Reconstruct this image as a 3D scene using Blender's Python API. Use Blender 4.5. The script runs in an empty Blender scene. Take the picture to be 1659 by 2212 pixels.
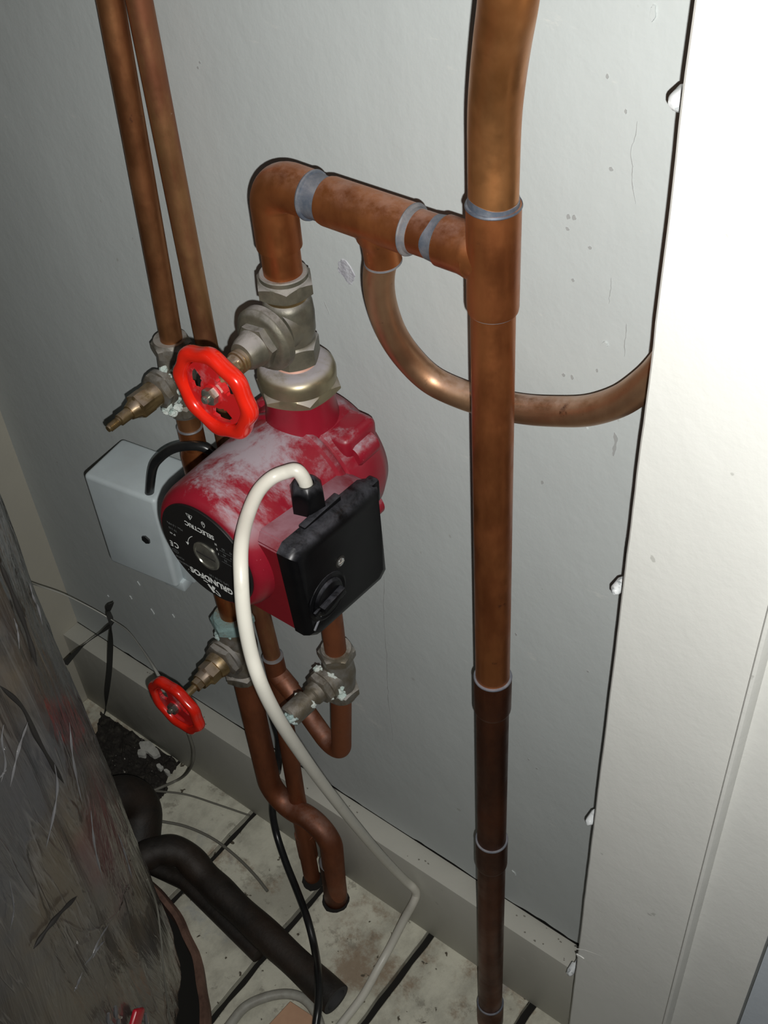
import bpy, bmesh, math, random
from mathutils import Vector, Matrix, noise, Quaternion

# ------------------------------------------------------------------ camera, light, exposure
SC = bpy.context.scene
C = SC.collection
H = 1.457                                   # camera height above the floor (m)
FPX = 2534.75                               # focal length in pixels of the 1659x2212 frame
CX, CY = 829.5, 1106.0
ROT = (Matrix.Rotation(0.70970726, 3, 'Z') @ Matrix.Rotation(0.80585172, 3, 'X') @ Matrix.Rotation(-0.08070884, 3, 'Z'))
cam_d = bpy.data.cameras.new('camera'); cam = bpy.data.objects.new('camera', cam_d); C.objects.link(cam)
cam.matrix_world = Matrix.Translation((0, 0, H)) @ ROT.to_4x4()
cam_d.sensor_fit = 'VERTICAL'; cam_d.sensor_height = 36.0; cam_d.lens = FPX / 2212 * 36.0
cam_d.clip_start = 0.01; cam_d.clip_end = 50
SC.camera = cam

world = bpy.data.worlds.new('world'); SC.world = world; world.use_nodes = True
world.node_tree.nodes['Background'].inputs[0].default_value = (0.75, 0.85, 1.0, 1)
world.node_tree.nodes['Background'].inputs[1].default_value = 0.013

# the phone's flash, just beside the lens
fl = bpy.data.lights.new('flash', 'SPOT'); fl.energy = 35.5; fl.shadow_soft_size = 0.003; fl.spot_size = math.radians(107); fl.spot_blend = 1.0; fl.color = (1.0, 0.985, 0.95)
flo = bpy.data.objects.new('flash', fl); C.objects.link(flo)
flo.location = Vector((0, 0, H)) + ROT @ Vector((0.012, -0.021, 0.0))
flo.rotation_euler = (ROT @ Vector(((1150 - CX) / FPX, -(820 - CY) / FPX, -1.0))).to_track_quat('-Z', 'Y').to_euler()

vs = SC.view_settings
SC.display_settings.display_device = 'sRGB'
vs.view_transform = 'Standard'; vs.look = 'None'; vs.gamma = 1.0; vs.use_curve_mapping = False; vs.exposure = 0.0

# ------------------------------------------------------------------ measuring helpers
def ray(px, py):
    return ROT @ Vector(((px - CX) / FPX, -(py - CY) / FPX, -1.0))
def W(px, py, Y):                            # point of the upright plane y = Y
    v = ray(px, py); v = v * (Y / v.y); return Vector((v.x, v.y, v.z + H))
def WX(px, py, X):                           # point of the upright plane x = X
    v = ray(px, py); v = v * (X / v.x); return Vector((v.x, v.y, v.z + H))
def WZ(px, py, z=0.0):                       # point at height z
    v = ray(px, py); v = v * ((z - H) / v.z); return Vector((v.x, v.y, z))

# ------------------------------------------------------------------ mesh helpers
def frame(d):
    d = Vector(d).normalized()
    up = Vector((0, 0, 1)) if abs(d.z) < 0.9 else Vector((0, 1, 0))
    a = up.cross(d).normalized(); b = d.cross(a)
    return a, b, d

class MB:
    def __init__(s): s.bm = bmesh.new()
    def loft(s, rings, closed=False, caps=(True, True)):
        vr = [[s.bm.verts.new(p) for p in r] for r in rings]
        n = len(vr[0]); m = len(vr)
        for i in range(m if closed else m - 1):
            A, B = vr[i], vr[(i + 1) % m]
            for j in range(n):
                try: s.bm.faces.new((A[j], A[(j + 1) % n], B[(j + 1) % n], B[j]))
                except ValueError: pass
        if not closed:
            if caps[0]: s.bm.faces.new(list(reversed(vr[0])))
            if caps[1]: s.bm.faces.new(vr[-1])
        return s
    def tube(s, pts, r, n=32, caps=(True, True)):
        pts = [Vector(p) for p in pts]; N = len(pts)
        T = []
        for i in range(N):
            t = (pts[min(i + 1, N - 1)] - pts[max(i - 1, 0)]); T.append(t.normalized())
        a, b, _ = frame(T[0]); rings = []
        for i in range(N):
            if i:
                q = T[i - 1].rotation_difference(T[i]); a = q @ a; b = q @ b
            rr = r(i / (N - 1)) if callable(r) else r
            rings.append([pts[i] + (a * math.cos(2 * math.pi * k / n) + b * math.sin(2 * math.pi * k / n)) * rr for k in range(n)])
        return s.loft(rings, caps=caps)
    def lathe(s, o, d, prof, n=48, spin=0.0, caps=(True, True), sides=6):
        """prof: (height, radius[, kind]); kind 'h' = hexagon with that apothem, 'c' circle"""
        a, b, d = frame(d); o = Vector(o); rings = []
        for p in prof:
            h, r = p[0], p[1]; k = p[2] if len(p) > 2 else 'c'
            ring = []
            for j in range(n):
                t = 2 * math.pi * j / n
                if k == 'h':
                    u = (t % (2 * math.pi / sides)) - math.pi / sides; rr = r / math.cos(u)
                else: rr = r
                hh = h + (p[3] * (rr - r) if len(p) > 3 else 0)
                ring.append(o + d * hh + (a * math.cos(t + spin) + b * math.sin(t + spin)) * rr)
            rings.append(ring)
        return s.loft(rings, caps=caps)
    def box(s, lo, hi, bev=0.0, M=None, seg=2):
        lo, hi = Vector(lo), Vector(hi)
        g = bmesh.new(); bmesh.ops.create_cube(g, size=1.0)
        for v in g.verts:
            v.co = Vector([(lo[i] + hi[i]) / 2 + v.co[i] * (hi[i] - lo[i]) for i in range(3)])
        if bev: bmesh.ops.bevel(g, geom=g.edges[:], offset=bev, segments=seg, affect='EDGES', profile=0.5)
        if M is not None: bmesh.ops.transform(g, matrix=M, verts=g.verts)
        me = bpy.data.meshes.new('t'); g.to_mesh(me); g.free(); s.bm.from_mesh(me); bpy.data.meshes.remove(me)
        return s
    def lumps(s, c, size, count, r, seed=1, flat=1.0, away=None):
        rnd = random.Random(seed)
        for k in range(count):
            p = Vector(c) + Vector([rnd.uniform(-1, 1) * size[i] for i in range(3)])
            rr = r * rnd.uniform(0.5, 1.2)
            g = bmesh.new(); bmesh.ops.create_icosphere(g, subdivisions=3, radius=rr)
            for v in g.verts:
                nn = noise.noise(v.co / rr * 1.3 + Vector((k * 7.1, seed, 0))) * 0.55 + noise.noise(v.co / rr * 4 + Vector((k, seed * 3, 5))) * 0.25
                v.co = v.co * (1 + nn)
                v.co.z *= rnd.uniform(0.9, 1.0) * flat
            bmesh.ops.translate(g, vec=p, verts=g.verts)
            me = bpy.data.meshes.new('t'); g.to_mesh(me); g.free(); s.bm.from_mesh(me); bpy.data.meshes.remove(me)
        return s
    def build(s, name, m, parent=None, ang=38, origin=None):
        bmesh.ops.recalc_face_normals(s.bm, faces=s.bm.faces[:])
        me = bpy.data.meshes.new(name); s.bm.to_mesh(me); s.bm.free()
        me.polygons.foreach_set('use_smooth', [True] * len(me.polygons))
        try: me.set_sharp_from_angle(angle=math.radians(ang))
        except Exception: pass
        o = bpy.data.objects.new(name, me); C.objects.link(o)
        if m is not None: me.materials.append(m)
        if parent is not None: o.parent = parent
        return o

def tag(o, label=None, cat=None, group=None, kind=None):
    if label: o['label'] = label
    if cat: o['category'] = cat
    if group: o['group'] = group
    if kind: o['kind'] = kind
    return o
def thing(name, label, cat, group=None, loc=None):
    o = bpy.data.objects.new(name, None); C.objects.link(o); o.empty_display_size = 0.02
    return tag(o, label, cat, group)
def struct(o): o['kind'] = 'structure'; return o

def catmull(pts, n=14):
    pts = [Vector(p) for p in pts]; out = []
    P = [pts[0] * 2 - pts[1]] + pts + [pts[-1] * 2 - pts[-2]]
    for i in range(1, len(P) - 2):
        p0, p1, p2, p3 = P[i - 1], P[i], P[i + 1], P[i + 2]
        for k in range(n):
            t = k / n
            out.append(0.5 * ((2 * p1) + (p2 - p0) * t + (2 * p0 - 5 * p1 + 4 * p2 - p3) * t * t + (3 * p1 - p0 - 3 * p2 + p3) * t ** 3))
    out.append(pts[-1]); return out
def fillet(pts, rad, n=14):
    """polyline with rounded corners; rad one number or one per inner point"""
    pts = [Vector(p) for p in pts]; out = [pts[0]]
    for i in range(1, len(pts) - 1):
        R = rad[i - 1] if isinstance(rad, (list, tuple)) else rad
        a = (pts[i - 1] - pts[i]).normalized(); b = (pts[i + 1] - pts[i]).normalized()
        th = a.angle(b); L = min(R / math.tan(th / 2), (pts[i - 1] - pts[i]).length * 0.49 if i > 1 else 9, (pts[i + 1] - pts[i]).length * (0.49 if i < len(pts) - 2 else 0.98))
        R = L * math.tan(th / 2)
        c = pts[i] + (a + b).normalized() * (R / math.sin(th / 2))
        s0 = pts[i] + a * L - c; s1 = pts[i] + b * L - c; tot = s0.angle(s1); ax = s0.cross(s1).normalized()
        for k in range(n + 1): out.append(c + Quaternion(ax, tot * k / n) @ s0)
    out.append(pts[-1]); return out

# ------------------------------------------------------------------ materials
def newmat(name):
    m = bpy.data.materials.new(name); m.use_nodes = True; nt = m.node_tree
    return m, nt, nt.nodes['Principled BSDF']
def nz(nt, scale, detail=4, rough=0.6, vec=None, stretch=None, dist=0.0, off=(0, 0, 0)):
    tc = nt.nodes.new('ShaderNodeTexCoord'); mp = nt.nodes.new('ShaderNodeMapping')
    if stretch: mp.inputs['Scale'].default_value = stretch
    mp.inputs['Location'].default_value = off
    nt.links.new(tc.outputs['Object'], mp.inputs[0])
    n = nt.nodes.new('ShaderNodeTexNoise'); n.inputs['Scale'].default_value = scale; n.inputs['Detail'].default_value = detail
    n.inputs['Roughness'].default_value = rough; n.inputs['Distortion'].default_value = dist
    nt.links.new(mp.outputs[0], n.inputs['Vector']); return n.outputs[0]
def ramp(nt, fac, a, b, lo=0.0, hi=1.0):
    r = nt.nodes.new('ShaderNodeMapRange'); r.interpolation_type = 'SMOOTHSTEP'
    r.inputs[1].default_value = a; r.inputs[2].default_value = b; r.inputs[3].default_value = lo; r.inputs[4].default_value = hi
    nt.links.new(fac, r.inputs[0]); return r.outputs[0]
def mix(nt, fac, a, b):
    m = nt.nodes.new('ShaderNodeMix'); m.data_type = 'RGBA'
    if isinstance(fac, float): m.inputs[0].default_value = fac
    else: nt.links.new(fac, m.inputs[0])
    for k, v in ((6, a), (7, b)):
        if isinstance(v, tuple): m.inputs[k].default_value = (*v, 1)
        else: nt.links.new(v, m.inputs[k])
    return m.outputs[2]
def math_(nt, op, a, b):
    m = nt.nodes.new('ShaderNodeMath'); m.operation = op
    for i, v in enumerate((a, b)):
        if isinstance(v, (int, float)): m.inputs[i].default_value = v
        else: nt.links.new(v, m.inputs[i])
    return m.outputs[0]
def upness(nt, a=0.25, b=0.95):
    g = nt.nodes.new('ShaderNodeNewGeometry'); s = nt.nodes.new('ShaderNodeSeparateXYZ')
    nt.links.new(g.outputs['Normal'], s.inputs[0]); return ramp(nt, s.outputs[2], a, b)
def bump(nt, p, h, strength=0.2, dist=0.002):
    b = nt.nodes.new('ShaderNodeBump'); b.inputs['Strength'].default_value = strength; b.inputs['Distance'].default_value = dist
    nt.links.new(h, b.inputs['Height']); nt.links.new(b.outputs[0], p.inputs['Normal'])

def simple(name, col, rough=0.5, metal=0.0, col2=None, scale=40, spread=(0.35, 0.7), bmp=0.0, bscale=200, coat=0.0, stretch=None,
           dust=0.0, dustcol=(0.42, 0.38, 0.40), dustscale=30, dr=(0.35, 0.6), up=(0.2, 0.9), spec=0.5, spots=None):
    m, nt, p = newmat(name)
    c = col
    if col2: c = mix(nt, ramp(nt, nz(nt, scale, 6, 0.65, stretch=stretch), *spread), col, col2)
    if spots:
        sc, th, scol = spots
        c = mix(nt, ramp(nt, nz(nt, sc, 3, 0.5, off=(3, 1, 2)), th, th + 0.04), c if not isinstance(c, tuple) else c, scol)
    if dust:
        msk = math_(nt, 'MULTIPLY', upness(nt, *up), ramp(nt, nz(nt, dustscale, 8, 0.7, dist=0.4), *dr))
        msk = math_(nt, 'MULTIPLY', msk, dust)
        c = mix(nt, msk, c, dustcol)
        rr = nt.nodes.new('ShaderNodeMapRange'); nt.links.new(msk, rr.inputs[0]); rr.inputs[3].default_value = rough; rr.inputs[4].default_value = 0.95
        nt.links.new(rr.outputs[0], p.inputs['Roughness'])
        mm = nt.nodes.new('ShaderNodeMapRange'); nt.links.new(msk, mm.inputs[0]); mm.inputs[3].default_value = metal; mm.inputs[4].default_value = 0.0
        nt.links.new(mm.outputs[0], p.inputs['Metallic'])
    else:
        p.inputs['Roughness'].default_value = rough; p.inputs['Metallic'].default_value = metal
    if isinstance(c, tuple): p.inputs['Base Color'].default_value = (*c, 1)
    else: nt.links.new(c, p.inputs['Base Color'])
    p.inputs['Coat Weight'].default_value = coat; p.inputs['Specular IOR Level'].default_value = spec
    if bmp: bump(nt, p, nz(nt, bscale, 5, 0.6, stretch=stretch), bmp)
    return m

def copper(name, a=(0.47, 0.165, 0.055), b=(0.32, 0.10, 0.034), rough=0.37, metal=0.86, dust=0.0, dark=(0.12, 0.05, 0.03), dk=(0.62, 0.75)):
    m, nt, p = newmat(name)
    c = mix(nt, ramp(nt, nz(nt, 22, 6, 0.62, stretch=(1, 1, 0.35)), 0.38, 0.62), a, b)
    c = mix(nt, ramp(nt, nz(nt, 55, 8, 0.7, off=(4, 2, 0)), dk[0], dk[1]), c, dark)
    base = c; p.inputs['Metallic'].default_value = metal
    if dust:
        msk = math_(nt, 'MULTIPLY', math_(nt, 'MULTIPLY', upness(nt, 0.3, 1.0), ramp(nt, nz(nt, 60, 8, 0.75), 0.3, 0.65)), dust)
        c = mix(nt, msk, c, (0.42, 0.33, 0.30))
        mm = nt.nodes.new('ShaderNodeMapRange'); nt.links.new(msk, mm.inputs[0]); mm.inputs[3].default_value = metal; mm.inputs[4].default_value = 0.0
        nt.links.new(mm.outputs[0], p.inputs['Metallic'])
    nt.links.new(c, p.inputs['Base Color'])
    r = ramp(nt, nz(nt, 30, 5, 0.6, off=(9, 0, 0)), 0.3, 0.7, rough - 0.06, rough + 0.12); nt.links.new(r, p.inputs['Roughness'])
    bump(nt, p, nz(nt, 300, 3, 0.5), 0.05, 0.001)
    return m

M = {}
M['copper'] = copper('copper', dust=0.35)
M['copper_bright'] = copper('copper_bright', a=(0.60, 0.27, 0.10), b=(0.50, 0.20, 0.065), rough=0.34, metal=0.9, dk=(0.72, 0.80))
M['copper_side'] = copper('copper_aged', a=(0.44, 0.20, 0.085), b=(0.30, 0.12, 0.05), rough=0.42, dust=0.2)
M['copper_spot'] = copper('copper_spotted', a=(0.36, 0.19, 0.08), b=(0.26, 0.10, 0.05), rough=0.45, metal=0.75, dust=0.1, dark=(0.52, 0.36, 0.27), dk=(0.66, 0.70))
M['copper_bronze'] = copper('copper_bronze', a=(0.50, 0.30, 0.17), b=(0.42, 0.22, 0.12), rough=0.36, metal=0.88, dust=0.55)
M['copper_low'] = copper('copper_tarnished', a=(0.26, 0.085, 0.035), b=(0.17, 0.055, 0.024), rough=0.56, dust=0.3, metal=0.6)
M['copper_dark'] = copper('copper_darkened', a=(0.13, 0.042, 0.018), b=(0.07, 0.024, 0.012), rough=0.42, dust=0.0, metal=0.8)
M['solder'] = simple('solder', (0.085, 0.105, 0.14), 0.42, 0.35, (0.19, 0.20, 0.22), 70, dust=0.30)
M['solder_pale'] = simple('solder_pale', (0.22, 0.21, 0.21), 0.55, 0.3, (0.13, 0.14, 0.16), 80)
M['bronze'] = simple('dull_bronze', (0.19, 0.175, 0.13), 0.40, 0.55, (0.11, 0.105, 0.08), 45, dust=0.8, dustcol=(0.34, 0.32, 0.315), dr=(0.28, 0.6), bmp=0.08, bscale=500, up=(0.3, 0.95))
M['bronze_old'] = simple('old_bronze', (0.16, 0.135, 0.095), 0.45, 0.5, (0.25, 0.24, 0.22), 60, dust=0.6, dustcol=(0.40, 0.38, 0.36), bmp=0.15, bscale=400)
M['brass'] = simple('brass', (0.34, 0.24, 0.11), 0.32, 0.8, (0.22, 0.15, 0.07), 60, dust=0.35)
M['brass_dome'] = simple('brass_dome', (0.33, 0.29, 0.18), 0.36, 0.75, (0.25, 0.21, 0.14), 30, dust=0.9, dustcol=(0.33, 0.31, 0.335), dr=(0.25, 0.55), up=(0.5, 0.98))
M['steel'] = simple('steel', (0.42, 0.42, 0.36), 0.22, 0.85, (0.25, 0.25, 0.22), 90)
M['wheel_red'] = simple('red_coating', (0.70, 0.018, 0.006), 0.25, 0.0, (0.62, 0.014, 0.006), 30, coat=0.5, dust=0.3, dustscale=60, dr=(0.55, 0.75), dustcol=(0.50, 0.40, 0.42), up=(0.75, 1.0))
M['wheel_web'] = simple('red_web', (0.52, 0.012, 0.014), 0.35, 0.0, (0.52, 0.20, 0.22), 45, (0.52, 0.75), coat=0.3)
M['pump_red'] = simple('pump_enamel', (0.235, 0.008, 0.020), 0.36, 0.0, (0.20, 0.007, 0.016), 30, dust=0.88, dustcol=(0.34, 0.31, 0.345), dustscale=13, dr=(0.44, 0.58), up=(0.35, 0.9), spots=(650, 0.72, (0.40, 0.10, 0.12)))
M['box_red'] = simple('box_enamel', (0.17, 0.006, 0.012), 0.4, 0.0, (0.15, 0.005, 0.010), 30, dust=0.72, dustcol=(0.33, 0.20, 0.24), dustscale=20, dr=(0.22, 0.6), up=(0.5, 0.95))
M['black'] = simple('black_plastic', (0.0025, 0.0025, 0.003), 0.30, 0.0, (0.004, 0.004, 0.0045), 60, spec=0.2, dust=0.13, dustcol=(0.35, 0.36, 0.42), dustscale=70, dr=(0.3, 0.7), up=(0.25, 0.8))
M['plate'] = simple('black_label', (0.008, 0.008, 0.008), 0.4)
M['ink'] = simple('white_ink', (0.72, 0.74, 0.72), 0.6)
M['ink_grey'] = simple('grey_ink', (0.16, 0.17, 0.17), 0.6)
M['white_cable'] = simple('white_pvc', (0.66, 0.645, 0.57), 0.38, 0.0, (0.56, 0.54, 0.47), 25, (0.5, 0.75))
M['cable_grey'] = simple('grimy_white_pvc', (0.42, 0.42, 0.37), 0.5, 0.0, (0.30, 0.29, 0.25), 40)
M['flex_black'] = simple('black_rubber', (0.012, 0.013, 0.014), 0.3, 0.0, (0.02, 0.02, 0.02), 30)
M['casing'] = simple('pale_casing', (0.53, 0.60, 0.62), 0.42, 0.0, (0.47, 0.53, 0.55), 12, dust=0.25, dustcol=(0.38, 0.38, 0.38), dustscale=25, dr=(0.4, 0.8))
M['green_nut'] = simple('green_crusted_bronze', (0.22, 0.33, 0.32), 0.75, 0.1, (0.20, 0.17, 0.12), 50, (0.5, 0.66), bmp=0.4, bscale=300)
M['lime'] = simple('limescale', (0.62, 0.66, 0.62), 0.9, 0.0, (0.44, 0.56, 0.52), 120, bmp=0.6, bscale=500)
M['verdigris'] = simple('verdigris', (0.34, 0.48, 0.46), 0.9, 0.0, (0.48, 0.55, 0.54), 90, bmp=0.6, bscale=500)
M['lagging'] = simple('pipe_lagging', (0.009, 0.0075, 0.006), 0.6, 0.0, (0.026, 0.016, 0.010), 14, bmp=0.3, bscale=150, dust=0.12, dustcol=(0.09, 0.08, 0.07))
M['lag_cut'] = simple('lagging_cut', (0.05, 0.05, 0.05), 0.9)
M['strap'] = simple('dark_strap', (0.030, 0.030, 0.027), 0.8)
M['string'] = simple('pale_string', (0.50, 0.50, 0.46), 0.7)
M['wire'] = simple('grey_wire', (0.16, 0.155, 0.13), 0.6)
M['film'] = simple('clear_film', (0.16, 0.16, 0.165), 0.15, 0, coat=1.0)
M['seam'] = simple('dark_seam', (0.022, 0.020, 0.018), 0.7)
M['card'] = simple('cardboard', (0.62, 0.38, 0.24), 0.85, 0.0, (0.55, 0.33, 0.21), 30)
M['rim'] = simple('rusty_rim', (0.22, 0.125, 0.09), 0.7, 0.0, (0.11, 0.06, 0.045), 30, bmp=0.6, bscale=120)
M['tank'] = simple('tank_side', (0.10, 0.045, 0.025), 0.6, 0.3, (0.05, 0.03, 0.02), 15)
M['dark'] = simple('dark_void', (0.010, 0.009, 0.007), 0.9)
M['rubble'] = simple('rubble', (0.018, 0.015, 0.012), 0.9, 0.0, (0.05, 0.045, 0.035), 90, (0.5, 0.7), spots=(150, 0.70, (0.28, 0.27, 0.24)))
M['flake'] = simple('paint_flake', (0.52, 0.52, 0.48), 0.8, 0.0, (0.36, 0.36, 0.33), 90)
M['red_tape'] = simple('red_tape', (0.55, 0.01, 0.03), 0.3)
M['clip'] = simple('painted_fixing', (0.70, 0.73, 0.74), 0.3, 0.0, (0.30, 0.33, 0.34), 150, (0.5, 0.65))

def wall_mat(name, col, col2, dirt=(0.30, 0.30, 0.27), lowdirt=True):
    m, nt, p = newmat(name)
    c = mix(nt, ramp(nt, nz(nt, 2.2, 5, 0.6), 0.3, 0.75), col, col2)
    spk = ramp(nt, nz(nt, 55, 3, 0.5, off=(1, 5, 3)), 0.735, 0.77)
    c = mix(nt, math_(nt, 'MULTIPLY', spk, 0.45), c, dirt)
    if lowdirt:                                  # pale scuffs and streaks that sit on the paint
        scf = ramp(nt, nz(nt, 30, 6, 0.65, stretch=(0.7, 1, 2.0), off=(0, 3, 7)), 0.66, 0.74)
        c = mix(nt, math_(nt, 'MULTIPLY', scf, 0.35), c, (0.66, 0.66, 0.62))
    nt.links.new(c, p.inputs['Base Color']); p.inputs['Roughness'].default_value = 0.55; p.inputs['Specular IOR Level'].default_value = 0.35
    h = math_(nt, 'ADD', nz(nt, 9, 6, 0.55, stretch=(1, 1, 0.6)), math_(nt, 'MULTIPLY', nz(nt, 160, 4, 0.6), 0.08))
    bump(nt, p, h, 0.4, 0.006)
    return m
M['wall'] = wall_mat('grey_white_paint', (0.50, 0.535, 0.53), (0.455, 0.485, 0.48))
M['wall_l'] = wall_mat('beige_paint', (0.46, 0.44, 0.37), (0.40, 0.385, 0.33), lowdirt=False)
M['wall_r'] = wall_mat('bluish_white_paint', (0.56, 0.61, 0.66), (0.50, 0.55, 0.60), lowdirt=False)
M['gloss'] = wall_mat('white_gloss_board', (0.72, 0.725, 0.69), (0.68, 0.685, 0.65), lowdirt=False)
M['gloss'].node_tree.nodes['Principled BSDF'].inputs['Roughness'].default_value = 0.42
M['skirt'] = wall_mat('skirting_paint', (0.49, 0.485, 0.43), (0.43, 0.425, 0.38))

def floor_mat():
    m, nt, p = newmat('floor_paint')
    c = mix(nt, ramp(nt, nz(nt, 13, 8, 0.68, stretch=(1, 0.7, 1)), 0.40, 0.62), (0.70, 0.69, 0.57), (0.46, 0.45, 0.37))
    c = mix(nt, math_(nt, 'MULTIPLY', ramp(nt, nz(nt, 7, 7, 0.72, off=(5, 5, 5)), 0.53, 0.64), 0.75), c, (0.27, 0.18, 0.11))
    c = mix(nt, math_(nt, 'MULTIPLY', ramp(nt, nz(nt, 8, 7, 0.65, off=(1, 8, 2)), 0.56, 0.68), 0.6), c, (0.34, 0.38, 0.42))
    c = mix(nt, math_(nt, 'MULTIPLY', ramp(nt, nz(nt, 26, 7, 0.75, off=(4, 1, 2)), 0.56, 0.64), 0.5), c, (0.20, 0.18, 0.14))
    c = mix(nt, ramp(nt, nz(nt, 60, 3, 0.55, off=(2, 2, 0)), 0.655, 0.70), c, (0.09, 0.075, 0.05))
    nt.links.new(c, p.inputs['Base Color']); p.inputs['Roughness'].default_value = 0.6
    bump(nt, p, nz(nt, 40, 7, 0.7), 0.4, 0.003)
    return m
M['floor'] = floor_mat()

def jacket_mat():
    m, nt, p = newmat('plastic_wrap')
    c = mix(nt, ramp(nt, nz(nt, 5, 5, 0.6, off=(2, 0, 1)), 0.35, 0.65), (0.080, 0.080, 0.085), (0.12, 0.095, 0.065))
    c = mix(nt, math_(nt, 'MULTIPLY', ramp(nt, nz(nt, 3.4, 2, 0.5, off=(7, 3, 4)), 0.57, 0.70), 0.65), c, (0.17, 0.03, 0.04))
    c = mix(nt, ramp(nt, nz(nt, 9, 7, 0.65, stretch=(1, 1, 0.4), dist=1.0), 0.55, 0.72), c, (0.035, 0.033, 0.03))
    def crease(scale, off, w, st):
        n = nz(nt, scale, 4, 0.55, stretch=st, dist=0.6, off=off)
        d = math_(nt, 'ABSOLUTE', math_(nt, 'SUBTRACT', n, 0.5), 0)
        return ramp(nt, d, 0.0, w, 1.0, 0.0)
    k1 = crease(5, (1, 2, 3), 0.010, (1, 1, 0.25)); k2 = crease(16, (5, 1, 2), 0.012, (1, 1, 0.10)); k3 = crease(34, (8, 8, 2), 0.02, (1, 1, 0.10))
    fac = math_(nt, 'ADD', math_(nt, 'MULTIPLY', k2, 0.30), math_(nt, 'MULTIPLY', k3, 0.16))
    nt.links.new(mix(nt, fac, c, (0.26, 0.25, 0.235)), p.inputs['Base Color'])
    p.inputs['Roughness'].default_value = 0.45; p.inputs['Coat Weight'].default_value = 1.0; p.inputs['Coat Roughness'].default_value = 0.09
    h = math_(nt, 'ADD', math_(nt, 'MULTIPLY', k1, 0.5), math_(nt, 'MULTIPLY', k2, 0.25))
    h = math_(nt, 'ADD', h, math_(nt, 'MULTIPLY', nz(nt, 14, 6, 0.6, stretch=(1, 1, 0.14), dist=1.0), 3.2))
    bump(nt, p, h, 0.5, 0.005)
    for l in list(nt.links):
        if l.to_socket == p.inputs['Normal']: nt.links.new(l.from_socket, p.inputs['Coat Normal'])
    return m
M['jacket'] = jacket_mat()

# ================================================================== THE SETTING
YW = 0.585; YS = 0.556; ZL = WZ(1229, 2093, H - 1.302).z
ZL = H - 1.302                                  # top of the skirting
XL = -1.120                                     # left wall

# back wall panel, its lower edge ragged above the skirting so a dark gap shows
def wall_back():
    m = MB(); bm = m.bm
    gaps = [(W(262, 1407, YW).x, W(330, 1450, YW).x, 0.0035), (W(500, 1560, YW).x, W(790, 1750, YW).x, 0.0035), (W(890, 1810, YW).x, W(1020, 1898, YW).x, 0.005), (W(1110, 1950, YW).x, -0.2, 0.0062)]
    n = 260; x0, x1 = XL - 0.03, 0.45; fr = []; bk = []; tf = []; tb = []
    for i in range(n + 1):
        x = x0 + (x1 - x0) * i / n; g = 0.0013 + 0.0008 * noise.noise(Vector((x * 14, 7, 0)))
        for a, b, s in gaps:
            if a < x < b: g = max(g, s * (0.75 + 0.5 * noise.noise(Vector((x * 60, 0, 0)))) * min(1, (x - a) / 0.02 + 0.3, (b - x) / 0.02 + 0.3))
        g += 0.0006 * noise.noise(Vector((x * 200, 3, 0)))
        z = ZL + max(g, 0.0004)
        fr.append(bm.verts.new((x, YW, z))); bk.append(bm.verts.new((x, YW + 0.012, z)))
        tf.append(bm.verts.new((x, YW, 2.1))); tb.append(bm.verts.new((x, YW + 0.012, 2.1)))
    for i in range(n):
        bm.faces.new((fr[i], fr[i + 1], tf[i + 1], tf[i])); bm.faces.new((bk[i + 1], bk[i], tb[i], tb[i + 1])); bm.faces.new((fr[i + 1], fr[i], bk[i], bk[i + 1])); bm.faces.new((tf[i], tf[i + 1], tb[i + 1], tb[i]))
    return struct(m.build('wall_back', M['wall']))
wb = wall_back()
struct(MB().box((XL - 0.03, YW + 0.013, -0.02), (0.45, YW + 0.04, 2.1)).build('wall_backing', M['dark']))
# flaking marks on the wall paint: thin blobs and streaks that belong to the wall
def flake_poly(m, c, rx, rz, seed, y=None, rot=0.0, thick=0.0006, n=22):
    y = YW if y is None else y
    ring0 = []; ring1 = []
    for k in range(n):
        t = 2 * math.pi * k / n
        rr = 1 + 0.45 * noise.noise(Vector((math.cos(t) * 1.7, math.sin(t) * 1.7, seed * 3.3)))
        x = rx * rr * math.cos(t); z = rz * rr * math.sin(t)
        x, z = x * math.cos(rot) - z * math.sin(rot), x * math.sin(rot) + z * math.cos(rot)
        ring0.append(Vector((c.x + x, y + 0.0005, c.z + z))); ring1.append(Vector((c.x + x * 0.9, y - thick, c.z + z * 0.9)))
    m.loft([ring0, ring1])
m = MB(); flake_poly(m, W(748, 585, YW), 0.0085, 0.010, 3, rot=0.5)
m.build('paint_scar', simple('scarred_paint', (0.36, 0.36, 0.40), 0.6, 0, (0.50, 0.51, 0.54), 140, bmp=0.7, bscale=250), wb)
m = MB()
rnd = random.Random(4)
for (px, py) in [(432, 135), (428, 146), (1352, 240), (1228, 468), (1226, 494), (1238, 605), (770, 1036), (766, 1042), (1172, 1042), (1275, 535), (1290, 800), (1236, 815), (795, 640), (1115, 1370), (1270, 1450), (1142, 1640), (1240, 470), (1160, 1660), (1320, 365), (700, 1255), (1312, 165), (1218, 810)]:
    flake_poly(m, W(px, py, YW), rnd.uniform(0.0008, 0.0016), rnd.uniform(0.0010, 0.0022), px, thick=0.0004, n=10)
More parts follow.
